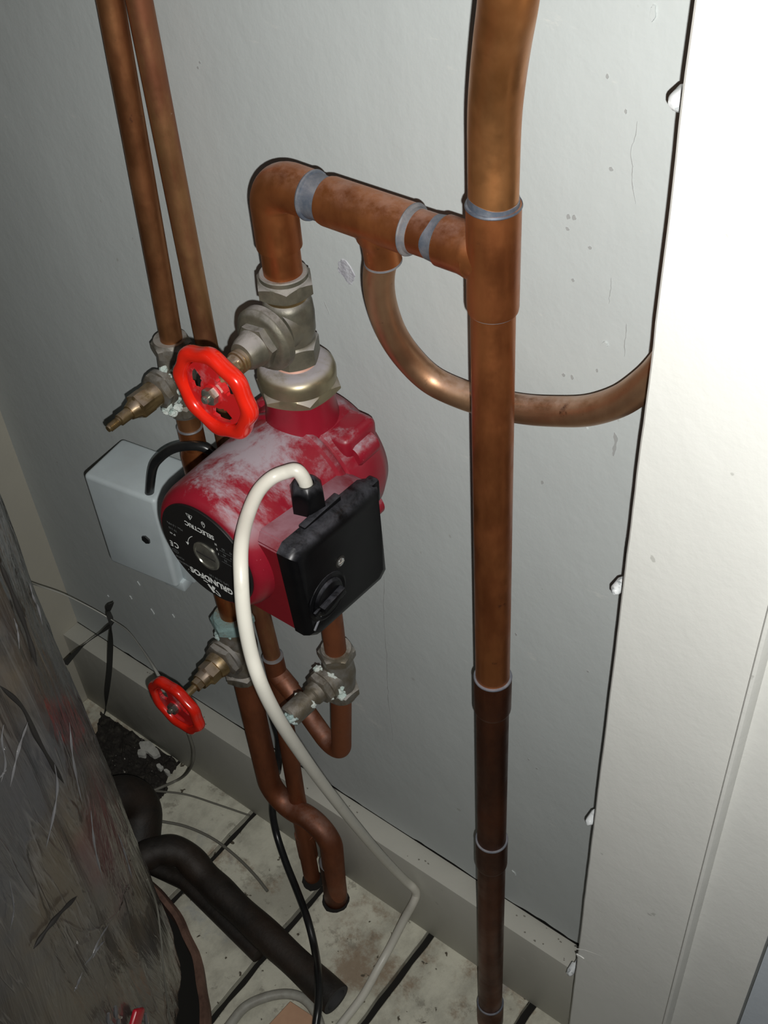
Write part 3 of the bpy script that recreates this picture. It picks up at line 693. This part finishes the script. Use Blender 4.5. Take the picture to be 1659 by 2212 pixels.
# terminal box: red base and black cover facing right
XC = -0.4405
m = MB()
pr = [(0.398, CZ + 0.030), (0.405, CZ + 0.0355), (0.490, CZ + 0.0300), (0.4995, CZ + 0.024), (0.5005, CZ - 0.068), (0.493, CZ - 0.0735), (0.412, CZ - 0.067), (0.4035, CZ - 0.060)]
rings = []
for x, s in ((-0.520, 1.0), (-0.4445, 1.0)):
    rings.append([Vector((x, y, z)) for y, z in pr])
m.loft(rings)
bmesh.ops.bevel(m.bm, geom=[e for e in m.bm.edges], offset=0.0012, segments=2, affect='EDGES')
m.build('terminal_box', M['box_red'], t)
m = MB()
def inset(pr, d):
    cy = sum(p[0] for p in pr) / len(pr); cz = sum(p[1] for p in pr) / len(pr); out = []
    for y, z in pr:
        v = Vector((y - cy, z - cz)); out.append((cy + v.x * (1 - d / v.length), cz + v.y * (1 - d / v.length)))
    return out
rings = []
for x, d in ((-0.4460, -0.0010), (-0.4375, -0.0010), (-0.4330, 0.0012), (-0.4300, 0.0052), (-0.4288, 0.0125)):
    rings.append([Vector((x, y, z)) for y, z in inset(pr, d)])
m.loft(rings)
m.box((-0.4475, 0.424, CZ + 0.0310), (-0.4410, 0.466, CZ + 0.0365), 0.001)       # hinge lip under the gland
m.box((-0.444, 0.494, CZ + 0.006), (-0.434, 0.5035, CZ + 0.028), 0.002)
cover = m.build('box_cover', M['black'], t, 30)
sc = WX(735, 1213, -0.4288)
MB().lathe(sc + Vector((-0.0003, 0, 0)), (1, 0, 0), [(0, 0.0052), (0.0006, 0.0052), (0.0007, 0.0042)], 32).build('screw_recess', M['dark'], cover)
m = MB(); m.lathe(sc, (1, 0, 0), [(0.0001, 0.0036), (0.0012, 0.0034), (0.0015, 0.0024)], 24)
m.box(sc + Vector((0.0012, -0.0028, -0.0005)), sc + Vector((0.0019, 0.0028, 0.0005)), 0.0001); m.build('screw', simple('bright_screw', (0.75, 0.76, 0.74), 0.2, 0.9), cover)
kc = WX(708, 1288, -0.4288)
m = MB()
m.lathe(kc + Vector((-0.0003, 0, 0)), (1, 0, 0), [(0, 0.0215), (0.0008, 0.0212), (0.0018, 0.0190), (0.0012, 0.0165), (0.0030, 0.0150), (0.0036, 0.0140)], 48)
bar = Matrix.Translation(kc) @ Matrix.Rotation(math.radians(4), 4, 'X')
m.box((0.002, -0.0135, -0.0035), (0.0085, 0.0125, 0.0035), 0.0014, M=bar)
m.box((0.002, -0.020, -0.0022), (0.0045, -0.012, 0.0022), 0.0008, M=bar)
m.build('speed_knob', M['black'], cover)
m = MB(); tick = Matrix.Translation(WX(690, 1335, -0.4288)) @ Matrix.Rotation(math.radians(46), 4, 'X')
m.box((-0.0003, -0.0105, -0.0009), (0.0010, 0.0105, 0.0009), 0.0003, M=tick)
m.build('speed_pointer', simple('grey_edge', (0.16, 0.165, 0.18), 0.5), cover)
# cable gland
g0 = Vector((-0.4565, 0.4465, CZ + 0.0335))
m = MB(); m.lathe(g0 + Vector((0, 0, -0.004)), (0, 0, 1), [(0, 0.0105), (0.0035, 0.0105), (0.0035, 0.0122, 'h'), (0.0215, 0.0117, 'h', -0.5), (0.0255, 0.0104), (0.0275, 0.0084), (0.0268, 0.0060), (0.020, 0.0056)], 96, spin=0.3)
m.build('cable_gland', M['black'], t)
gt = g0 + Vector((0, 0, 0.023))

# ================================================================== WHITE PUMP CABLE
pts = [gt + Vector((0, 0, -0.010)), gt + Vector((-0.0005, 0, 0.001)), gt + Vector((-0.005, -0.002, 0.0105)), W(617, 1020, 0.440), W(585, 1034, 0.431), W(556, 1065, 0.415), W(533, 1120, 0.392), W(521, 1180, 0.370), W(521, 1250, 0.354), W(527, 1330, 0.344), W(542, 1410, 0.338), W(565, 1480, 0.335), W(600, 1550, 0.345), W(645, 1620, 0.370), W(700, 1697, 0.410), W(765, 1780, 0.460), W(830, 1856, 0.512), W(872, 1899, 0.540), W(893, 1918, 0.5475), W(899, 1931, 0.548), WZ(893, 1950, 0.095), WZ(872, 1988, 0.060), WZ(843, 2045, 0.022), WZ(815, 2095, 0.0085), WZ(783, 2152, 0.0065), WZ(735, 2215, 0.006), WZ(700, 2260, 0.006)]
o = MB().tube(catmull(pts, 12), 0.0053, 20).build('mains_cable', M['white_cable'])
tag(o, 'thick white cable looping from the pump gland down to the floor', 'cable')

# ================================================================== LEFT PIPES
LX, LY = -0.7085, 0.550
t = thing('supply_pipe', 'leftmost copper pipe dropping into the valve behind the red handwheel', 'pipe')
zl = lambda d: H - d
MB().tube([W(238, 0, LY) * 2.2 - Vector((LX, LY, zl(0.640))) * 1.2, W(238, 0, LY), (LX, LY, zl(0.640))], 0.0102, 32).build('pipe_run', M['copper_side'], t)
t2 = thing('return_pipe', 'speckled copper pipe running down beside the leftmost pipe to the lower elbow', 'pipe')
R2 = Vector((-0.672, 0.5605, 0))
a = W(295, -30, 0.5605); b = W(446, 740, 0.5605)
MB().tube([a + Vector((0.004, 0, 0.35)), a, b, W(566, 1330, 0.556), W(592, 1432, 0.552)], 0.0098, 32).build('pipe_run', M['copper_spot'], t2)
# lower fitting: tee with side branch into the u bend
e0 = W(592, 1432, 0.552)
m = MB(); m.tube([e0 + Vector((0, 0, 0.012)), e0 + Vector((0.002, 0, -0.030))], 0.0118, 32)
m.tube([e0 + Vector((0, 0, -0.016)), W(628, 1490, 0.548)], 0.0118, 32)
m.build('tee_fitting', M['copper_low'], t2)
MB().lathe(e0 + Vector((0, 0, 0.0115)), (0, 0, 1), [(0, 0.0118), (0.0006, 0.0122), (0.0014, 0.0118), (0.0018, 0.0108)], 32).build('solder_ring', M['solder_pale'], t2)
MB().tube([e0 + Vector((0.001, 0, -0.028)), W(640, 1712, 0.540), WZ(672, 1886, 0.02), WZ(677, 1900, -0.015)], 0.0107, 32).build('lower_pipe', M['copper_low'], t2)
zc = W(657, 1800, 0.534)
MB().tube([zc, zc + Vector((0, 0, -0.055))], 0.0128, 32).build('coupling', M['copper_low'], t2)

# u bend up to the pump
t = thing('u_bend_pipe', 'copper u bend pipe rising to the small valve below the black box', 'pipe')
up0 = W(716, 1335, 0.530); up1 = W(733, 1460, 0.530)
VX = up1.x
path = fillet([W(612, 1468, 0.549), W(738, 1645, 0.533), W(737, 1500, 0.530), W(716, 1335, 0.527), W(700, 1230, 0.520)], [0.022, 0.3, 0.3], 18)
MB().tube(path, 0.0110, 32).build('pipe_run', M['copper_low'], t)

def small_valve(name, label, c, zt, zb, sd, f=1.0, topmat='bronze_old'):
    """body on a vertical pipe with a spindle towards the viewer; c = axis point, zt / zb top and bottom of the valve"""
    t = thing(name, label, 'valve'); Lh = zt - zb
    d = Vector(sd).normalized()
    for zz0, sgn, nm in ((zt, -1, 'compression_nut'), (zb, 1, 'compression_nut')):
        MB().lathe((c.x, c.y, zz0), (0, 0, sgn), [(0, 0.0118 * f), (0.0, 0.0152 * f), (0.003, 0.0164 * f), (0.0036, 0.0165 * f, 'h', 0.6), (0.014, 0.0165 * f, 'h', -0.5), (0.0145, 0.0160 * f), (0.0155, 0.0150 * f)], 96, spin=0.4).build(nm, M[topmat if sgn < 0 else 'bronze_old'], t)
    m = MB()
    m.lathe((c.x, c.y, zb + 0.012), (0, 0, 1), [(0, 0.0135 * f), (0.004, 0.0150 * f), (Lh / 2 - 0.012, 0.0170 * f), (Lh - 0.028, 0.0150 * f), (Lh - 0.024, 0.0135 * f)], 40)
    mid = Vector((c.x, c.y, (zt + zb) / 2))
    m.lathe(mid, d, [(0, 0.0150 * f), (0.018, 0.0150 * f), (0.0185, 0.0180 * f), (0.023, 0.0180 * f), (0.0235, 0.0155 * f, 'h'), (0.030, 0.0155 * f, 'h', -0.5), (0.0305, 0.0150 * f), (0.031, 0.0130)], 96)
    m.build('valve_body', M['bronze_old'], t)
    return t, mid, d

# valve on the supply pipe, wheel missing
lc = Vector((LX, LY, 0))
ztl, zbl = zl(0.606), zl(0.690)
t, mid, d = small_valve('gate_valve', 'corroded valve without a handwheel left of the large red handwheel', lc, ztl, zbl, (0, -1, -0.03))
m = MB(); m.lathe(mid + d * 0.030, d, [(0, 0.0125), (0.010, 0.0120), (0.011, 0.0112, 'h'), (0.024, 0.0112, 'h'), (0.0255, 0.0095), (0.033, 0.0070)], 96, spin=0.5)
m.build('gland_nut', M['brass'], t)
m = MB(); prof = [(0.025, 0.0058), (0.050, 0.0056), (0.051, 0.0040)]
for q in range(7): prof += [(0.052 + q * 0.0016, 0.0041), (0.0528 + q * 0.0016, 0.0031)]
prof += [(0.064, 0.0030)]
m.lathe(mid + d * 0.025, d, prof, 24); m.build('bare_stem', M['brass'], t)
MB().lumps(mid + Vector((0.014, -0.012, 0.008)), (0.012, 0.008, 0.020), 22, 0.0046, 3, 0.8).lumps(mid + Vector((0.008, -0.020, -0.018)), (0.011, 0.005, 0.012), 10, 0.0042, 5).build('limescale', M['lime'], t)
# tail below it: nut to copper sockets
t = thing('motorised_valve', 'pale grey valve actuator box with copper tails behind the pump', 'valve')
MB().tube([(LX, LY, zbl + 0.004), (LX + 0.0005, LY, zl(0.90))], 0.0111, 32).build('pipe_tail', M['copper_side'], t)
MB().lathe((LX, LY, zl(0.732)), (0, 0, 1), [(-0.003, 0.0112), (0, 0.0124), (0.022, 0.0124), (0.022, 0.0112)], 40).build('coupling', M['copper'], t)
MB().lathe((LX, LY, zl(0.7105)), (0, 0, 1), [(0, 0.0124), (0.0010, 0.0128), (0.002, 0.0122), (0.0022, 0.0112)], 40).build('solder_ring', M['solder_pale'], t)
MB().lathe((LX, LY, zl(0.745)), (0, 0, 1), [(-0.03, 0.0150), (0.0, 0.0150), (0.004, 0.0145), (0.010, 0.0120), (0.014, 0.0112)], 40).build('tail_socket', M['copper'], t)
by0 = 0.500
bz1 = H - 0.799; bz0 = H - 0.931
BM = Matrix.Translation((-0.838, by0, 0)) @ Matrix.Rotation(math.radians(8), 4, 'Z')
m = MB(); m.box((0, 0, bz0), (0.094, 0.066, bz1), 0.005, M=BM, seg=4)
box_ = m.build('actuator_box', M['casing'], t)
m = MB(); m.box((0.092, 0.012, bz0 + 0.004), (0.110, 0.050, bz1 - 0.010), 0.003, M=BM)
m.box((0.070, 0.006, bz0 - 0.009), (0.098, 0.026, bz0 + 0.006), 0.002, M=BM)
m.box((0.104, 0.020, bz0 + 0.020), (0.124, 0.030, bz1 - 0.030), 0.002, M=BM)
m.build('base_plate', M['casing'], t)
sp = W(317, 1163, 0.5105)
MB().lathe(sp + Vector((0, 0.003, 0)), BM.to_3x3() @ Vector((0, -1, 0)), [(0, 0.0050, 'h'), (0.0060, 0.0047, 'h')], 48, spin=0.4).build('fixing_screw', M['flex_black'], box_)
# black flex from the box top
pts = [WZ(323, 1066, H - 0.804), WZ(323, 1062, H - 0.798), W(330, 1012, 0.522), W(346, 988, 0.526), W(372, 970, 0.530), W(405, 963, 0.534), W(440, 966, 0.540), W(465, 985, 0.545), W(480, 1020, 0.552)]
o = MB().tube(catmull(pts, 10), 0.0048, 20).build('actuator_flex', M['flex_black']); tag(o, 'black flex arching out of the pale actuator box top', 'cable')

# ================================================================== LOWER VALVE AND PIPE
BX, BY = -0.684, 0.530
t, mid, d = small_valve('gate_valve', 'lower verdigris-stained gate valve with small red handwheel under the pump', Vector((BX, BY, 0)), zl(0.948), zl(1.052), (0, -1, -0.02), 1.28, 'green_nut')
mid2 = mid
m = MB(); m.lathe(mid + d * 0.030, d, [(0, 0.0158), (0.006, 0.0150), (0.010, 0.0135), (0.0105, 0.0115, 'h'), (0.022, 0.0115, 'h', -0.4), (0.024, 0.0098), (0.032, 0.0092)], 96, spin=0.5)
m.lathe(mid + d * 0.060, d, [(0, 0.0066, 'h'), (0.009, 0.0066, 'h'), (0.010, 0.004), (0.036, 0.004)], 48); m.build('stem', M['brass'], t)
wc2 = WX(381, 1524, BX)
handwheel(wc2, t, 0.0385, spin=0.3, lobes=8, hole0=-1.57)
m = MB().lumps(mid + Vector((-0.002, -0.010, 0.030)), (0.014, 0.007, 0.014), 10, 0.0058, 11).lumps(mid + Vector((0.004, -0.014, 0.008)), (0.012, 0.006, 0.010), 6, 0.005, 13)
m.build('verdigris_crust', M['verdigris'], t)
t = thing('cranked_pipe', 'thick copper pipe with a double bend dropping from lower valve to floor', 'pipe')
o_ = MB().tube([(BX - 0.004, BY, zl(0.88)), (BX, BY, zl(0.96))], 0.0118, 32).build('pipe_stub', M['copper'], t)
a0 = Vector((BX, BY, zl(1.045)))
a1 = W(592, 1735, BY); a2 = W(712, 1782, 0.528); a3 = WZ(726, 1942, 0.0); a3.z = -0.015
path = fillet([a0, a1, a2, a3], [0.042, 0.036], 20)
MB().tube(path, 0.0146, 36).build('pipe_run', M['copper_low'], t)
zq = W(716, 1862, 0.527)
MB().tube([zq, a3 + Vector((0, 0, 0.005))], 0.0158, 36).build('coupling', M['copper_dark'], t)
MB().lathe(zq, (0, 0, 1), [(0, 0.0158), (0.0008, 0.0161), (0.0016, 0.0156), (0.002, 0.0146)], 32).build('solder_ring', M['solder_pale'], t)

# small valve under the black box, on the u bend
zt_, zb_ = W(724, 1398, 0.530).z, W(741, 1500, 0.530).z
cx_ = (W(724, 1398, 0.530).x + W(741, 1500, 0.530).x) / 2
t, mid, d = small_valve('gate_valve', 'crusted small valve without handwheel on the u bend under the black box', Vector((cx_, 0.530, 0)), zt_, zb_, (-0.10, -1, -0.05))
m = MB(); m.lathe(mid + d * 0.026, d, [(0, 0.0125), (0.012, 0.0115), (0.014, 0.0095), (0.020, 0.0092), (0.0205, 0.0120), (0.044, 0.0120), (0.046, 0.0100), (0.046, 0.006)], 40); m.build('spindle_cap', M['bronze_old'], t)
m = MB().lumps(mid + Vector((-0.004, -0.019, 0.006)), (0.011, 0.006, 0.009), 14, 0.0042, 21).lumps(mid + Vector((0.012, -0.020, -0.006)), (0.006, 0.004, 0.010), 8, 0.004, 23).lumps(mid + d * 0.047, (0.009, 0.0015, 0.004), 7, 0.0035, 25)
m.build('limescale', M['lime'], t)
MB().lumps(mid + d * 0.072, (0.008, 0.002, 0.006), 7, 0.0045, 27).build('verdigris_crust', M['verdigris'], t)

# ================================================================== BLACK FLEX DOWN TO THE FLOOR
pts = [W(572, 1490, 0.575), W(592, 1560, 0.572), W(602, 1600, 0.570), W(601, 1650, 0.562), W(594, 1700, 0.556), W(588, 1745, 0.548), W(597, 1800, 0.535), W(617, 1862, 0.515), W(640, 1920, 0.495), WZ(664, 1985, 0.030), WZ(680, 2050, 0.022), WZ(688, 2110, 0.052), WZ(688, 2170, 0.056), WZ(683, 2212, 0.05), WZ(680, 2250, 0.04)]
o = MB().tube(catmull(pts, 10), 0.0050, 20).build('floor_flex', M['flex_black']); tag(o, 'black flex hanging behind the cranked pipe and across the floor', 'cable')
# grey cable loop at the bottom edge
pts = [WZ(470, 2250, 0.008), WZ(498, 2212, 0.008), WZ(530, 2175, 0.008), WZ(575, 2154, 0.008), WZ(620, 2147, 0.008), WZ(655, 2157, 0.008), WZ(680, 2185, 0.008), WZ(694, 2225, 0.008), WZ(700, 2260, 0.008)]
o = MB().tube(catmull(pts, 10), 0.0062, 18).build('floor_cable', M['cable_grey']); tag(o, 'grimy pale cable looped on the floor at the cardboard corner', 'cable')
# cardboard piece
c0 = WZ(628, 2166, 0.004); c1 = WZ(688, 2206, 0.004); c2 = WZ(560, 2240, 0.004); c3 = c1 + (c2 - c0)
m = MB(); m.loft([[Vector((p.x, p.y, z)) for p in (c0, c1, c3, c2)] for z in (0.002, 0.0095)])
bmesh.ops.bevel(m.bm, geom=m.bm.edges[:], offset=0.0008, segments=1, affect='EDGES')
tag(m.build('cardboard_piece', M['card']), 'corner of a brown cardboard piece at the lower picture edge', 'cardboard')

# ================================================================== CYLINDER IN PLASTIC-WRAPPED JACKET
CC = Vector((-0.812, 0.104, 0)); RJ = 0.264
t = thing('hot_water_cylinder', 'hot water cylinder in a crumpled plastic-wrapped lagging jacket at the left', 'cylinder')
m = MB(); NT, NZ = 300, 300; z0, z1 = 0.075, 1.22; rings = []
for i in range(NZ + 1):
    z = z0 + (z1 - z0) * i / NZ; ring = []
    for k in range(NT):
        th = 2 * math.pi * k / NT
        p = Vector((math.cos(th), math.sin(th), 0))
        seam = math.exp(-(((th * 6 / (2 * math.pi)) % 1 - 0.5) / 0.035) ** 2)
        w = noise.noise(Vector((p.x * 3.2, p.y * 3.2, z * 1.6))) * 0.006 + noise.noise(Vector((p.x * 11, p.y * 11, z * 5))) * 0.0026
        w += (1 - abs(noise.noise(Vector((p.x * 16 + z * 2, p.y * 16, z * 3.5)))) * 2) ** 3 * 0.0018 + noise.noise(Vector((p.x * 40 + z * 5, p.y * 40 - z * 4, z * 14))) * 0.0010
        r = RJ - 0.0035 + w - seam * 0.007
        if z < z0 + 0.02: r -= (z0 + 0.02 - z) * 0.8
        if z > z1 - 0.10: r *= math.sqrt(max(0.02, 1 - ((z - (z1 - 0.10)) / 0.102) ** 2))
        ring.append(CC + Vector((p.x * r, p.y * r, z)))
    rings.append(ring)
m.loft(rings)
m.build('lagging_jacket', M['jacket'], t, 80)
m = MB(); m.lathe(CC, (0, 0, 1), [(0.0, 0.235), (0.09, 0.235)], 96); m.build('tank_side', M['tank'], t)
m = MB()
rings = []
for k in range(200):
    th = 2 * math.pi * k / 200; e = 0.002 * noise.noise(Vector((math.cos(th) * 9, math.sin(th) * 9, 0))); r = 0.2835 + e; p = Vector((math.cos(th), math.sin(th), 0))
    hh = 0.034 + 0.004 * noise.noise(Vector((math.cos(th) * 4, math.sin(th) * 4, 4)))
    rings.append([CC + p * (r - 0.010) + Vector((0, 0, 0)), CC + p * r, CC + p * (r + 0.001) + Vector((0, 0, hh * 0.8)), CC + p * (r - 0.004) + Vector((0, 0, hh)), CC + p * (r - 0.010) + Vector((0, 0, hh * 0.9))])
m.loft(rings, closed=True); m.build('base_rim', M['rim'], t)
m = MB(); m.lathe(CC, (0, 0, 1), [(0.001, 0.275), (0.006, 0.275)], 96); m.build('base_plate', M['dark'], t)
# FOLDS, red tag at the lower edge
def on_jacket(px, py, off=0.003):
    v = ray(px, py); o = Vector((0, 0, H)); a = v.x ** 2 + v.y ** 2; b = -2 * (v.x * CC.x + v.y * CC.y); c = CC.x ** 2 + CC.y ** 2 - (RJ + off) ** 2
    D = b * b - 4 * a * c
    s = (-b - math.sqrt(D)) / (2 * a) if D > 0 else -b / (2 * a)
    return o + v * s
for q in ([(0, 1482), (48, 1528), (78, 1590), (112, 1650), (138, 1692)], [(166, 1936), (128, 1975), (98, 2012), (72, 2050)], [(0, 1215), (30, 1290), (60, 1370), (80, 1440)]):
    MB().tube(catmull([on_jacket(x, y, 0.0005) for x, y in q], 8), lambda u: 0.0017 * (1 + 0.3 * math.sin(u * 17)) * (1 - abs(2 * u - 1) ** 6) + 0.0002, 8).build('seam', M['seam'], t)
rnd = random.Random(12)
for q in ([(236, 1995), (214, 2030), (199, 2064), (182, 2085)], [(226, 2032), (212, 2048), (200, 2070)], [(178, 2100), (166, 2130), (160, 2142)], [(2, 1690), (12, 1650), (4, 1600), (8, 1565)], [(30, 1335), (38, 1362), (42, 1402)],
          [(64, 1260), (72, 1290), (82, 1312), (92, 1350)], [(0, 1680), (14, 1662)], [(118, 1650), (124, 1700), (116, 1760), (100, 1830)], [(60, 1560), (40, 1620), (22, 1700)], [(150, 1560), (158, 1640), (176, 1730)], [(196, 1750), (205, 1830), (222, 1900)], [(255, 1800), (272, 1850), (286, 1900)], [(20, 1900), (30, 1960), (22, 2010)]):
    w_ = rnd.uniform(0.0006, 0.0011)
    MB().tube(catmull([on_jacket(x, y, 0.0035) for x, y in q], 10), lambda u: w_ * (0.3 + abs(math.sin(u * 9 + q[0][0]))) * (1 - abs(2 * u - 1) ** 3) + 0.0001, 6).build('film_fold', M['film'], t)
pts = [on_jacket(x, y, 0.004) for x, y in ((318, 1900), (338, 1955), (347, 2020), (353, 2090), (360, 2150), (368, 2212), (374, 2250))]
o = MB().tube(catmull(pts, 8), 0.0011, 8).build('loose_string', M['wire']); tag(o, 'thin grey string hanging down the wrapped cylinder near its right edge', 'string')
m = MB(); p = on_jacket(290, 2212, 0.003); nrm = (p - CC); nrm.z = 0; nrm.normalize()
q = Matrix.Translation(p) @ nrm.to_track_quat('Z', 'Y').to_matrix().to_4x4() @ Matrix.Rotation(0.5, 4, 'Z')
m.box((-0.016, -0.012, -0.002), (0.016, 0.012, 0.004), 0.003, M=q)
m.build('red_tape', M['red_tape'], t)
m = MB()
for k_, (x, y) in enumerate(((255, 2185), (240, 2200), (305, 2185), (320, 2200), (262, 2207))):
    p = on_jacket(x, y, 0.002); a = p + Vector((0.01 * math.sin(k_ * 2), 0, -0.014)); 
    MB().tube(catmull([p + Vector((0, 0, 0.012)), p + Vector((0.002, -0.004, 0)), a], 5), lambda u: 0.0016 + 0.001 * math.sin(u * 3), 6).build('film_fold', M['film'], t)

# ================================================================== LAGGED PIPES ON THE FLOOR
t = thing('lagged_pipe', 'long dark lagged pipe lying across the floor from the cylinder', 'pipe')
Rl = 0.0200
pts = [WZ(240, 1880, 0.055), WZ(300, 1856, 0.058), WZ(345, 1838, 0.058), WZ(395, 1845, 0.050), WZ(440, 1890, 0.036), WZ(500, 1950, 0.030), WZ(600, 2043, 0.026), WZ(726, 2160, 0.0255)]
pp = catmull(pts, 12)
MB().tube(pp, lambda u: Rl + 0.0008 * math.sin(u * 40), 32, caps=(True, False)).build('lagging_sleeve', M['lagging'], t)
d_ = (pp[-1] - pp[-3]).normalized()
MB().lathe(pp[-1] - d_ * 0.003, d_, [(0, Rl - 0.001), (0.003, Rl), (0.003, 0.0145), (-0.02, 0.0145)], 40, caps=(False, True)).build('cut_end', M['lag_cut'], t)
t = thing('lagged_elbow', 'fat dark lagged pipe elbow between the cylinder and the corner rubble', 'pipe')
path = fillet([WZ(170, 1790, 0.10), WZ(312, 1672, 0.085), WZ(296, 1850, 0.02)], 0.030, 16)
MB().tube(path, 0.030, 32).build('lagging_sleeve', M['lagging'], t)
t = thing('shadow_tube', 'thin dark tube standing for the shadow beneath the long lagged pipe', 'pipe')
MB().tube([WZ(330, 1872, 0.014), WZ(400, 1905, 0.012), WZ(560, 2062, 0.012)], 0.0115, 20).build('pipe_run', M['lagging'], t)  # near-black tube laid in as the shadow along the lagged pipe

# ================================================================== CORNER RUBBLE
m = MB(); bm = m.bm
A = WZ(205, 1532); B = WZ(392, 1652); Cc = WZ(352, 1745); D = WZ(150, 1800)
n = 70; g = {}
for i in range(n + 1):
    for j in range(n + 1):
        u, v = i / n, j / n
        p = (A * (1 - u) + B * u) * (1 - v) + (D * (1 - u) + Cc * u) * v
        p = Vector((p.x, min(p.y, YS - 0.0005), 0))
        e = min(u, 1 - u, 1 - v) * 12
        h = 0.0015 + max(0, noise.noise(p * 60)) * 0.010 + abs(noise.noise(p * 160)) * 0.006
        edge = noise.noise(p * 45 + Vector((3, 3, 3))) * 0.12
        if min(u, 1 - u, 1 - v) < 0.06 + edge * 0.4: h = -0.002
        p.z = h; g[i, j] = bm.verts.new(p)
for i in range(n):
    for j in range(n): bm.faces.new((g[i, j], g[i + 1, j], g[i + 1, j + 1], g[i, j + 1]))
o = m.build('rubble', M['rubble'], None, 20); tag(o, 'dark loose rubble in the floor corner by the skirting', 'rubble', kind='stuff')
m = MB()
for i_, (px, py, r) in enumerate(((318, 1612, 0.014), (330, 1622, 0.011), (306, 1625, 0.008), (345, 1655, 0.006), (360, 1665, 0.005))):
    p = WZ(px, py, 0.010); ring = [p + Vector((math.cos(a) * r * (1 + .4 * noise.noise(Vector((a, i_, 0)))), math.sin(a) * r * .6 * (1 + .5 * noise.noise(Vector((a, i_, 5)))), .002 * noise.noise(Vector((a, 2, i_))))) for a in [q * math.pi / 7 for q in range(14)]]
    m.loft([[v - Vector((0, 0, .012)) for v in ring], ring])
tag(m.build('paint_flakes', M['flake']), 'pale broken paint flakes lying on the dark corner rubble', 'debris', kind='stuff')

# ================================================================== STRAPS, STRING, THIN WIRES
def ribbon(pts, w, name, mat, label, cat, group=None, twist=None):
    pts = catmull(pts, 8); m = MB(); rings = []; N = len(pts)
    for i, p in enumerate(pts):
        d = (pts[min(i + 1, N - 1)] - pts[max(i - 1, 0)]).normalized(); a, b, _ = frame(d)
        an = (twist or (lambda u: 0))(i / (N - 1)); s = (a * math.cos(an) + b * math.sin(an)); q = d.cross(s)
        rings.append([p - s * w - q * .0004, p + s * w - q * .0004, p + s * w + q * .0004, p - s * w + q * .0004])
    m.loft(rings); return tag(m.build(name, mat), label, cat, group)
yk = 0.535
ribbon([W(240, 1303, yk), W(233, 1320, yk), W(240, 1340, yk), W(240, 1360, yk), W(238, 1410, yk), W(236, 1450, yk), W(230, 1500, yk), W(227, 1540, yk)], 0.0038, 'dangling_strap', M['strap'],
       'dark twisted strap hanging from the string knot down to the rubble', 'strap', twist=lambda u: 0.3 + 1.3 * math.sin(u * 7))
ribbon([W(242, 1345, yk), W(225, 1362, yk), W(195, 1383, 0.52), W(165, 1408, 0.50), W(140, 1435, 0.47)], 0.0040, 'slack_strap', M['strap'],
       'dark strap running from the string knot to the wrapped cylinder', 'strap', twist=lambda u: 0.2 + 0.6 * math.sin(u * 4))
pts = [W(60, 1258, 0.44), W(82, 1265, 0.47), W(140, 1285, 0.50), W(200, 1315, 0.525), W(241, 1339, yk), W(275, 1362, 0.52), W(305, 1400, 0.49), W(330, 1438, 0.46), W(344, 1462, 0.447)]
o = MB().tube(catmull(pts, 8), lambda u: 0.0008 + 0.0014 * max(0, u - .72) * 3, 8).build('pale_string', M['string']); tag(o, 'pale string stretched from the cylinder to the lower red handwheel', 'string')
for name, lab, pl_ in (('thin_wire', 'thin grey wire drooping from behind the lower handwheel to the floor', [W(408, 1585, 0.50), W(418, 1622, 0.50), W(413, 1655, 0.50), WZ(392, 1680, 0.012), WZ(350, 1700, 0.008), WZ(320, 1712, 0.006)]),
                      ('thin_wire', 'thin grey wire lying straight across the floor boards below the skirting', [WZ(330, 1708, 0.005), WZ(400, 1716, 0.004), WZ(470, 1738, 0.004), WZ(540, 1762, 0.004)]),
                      ('thin_wire', 'thin brown wire curving over the floor above the lagged pipe', [WZ(335, 1772, 0.006), WZ(400, 1785, 0.005), WZ(460, 1812, 0.005), WZ(510, 1850, 0.005), WZ(550, 1890, 0.005), WZ(578, 1925, 0.004)])):
    o = MB().tube(catmull(pl_, 8), 0.0022 if 'lying' not in lab else 0.0015, 8).build(name, M['wire']); tag(o, lab, 'wire', 'thin wires on the floor')
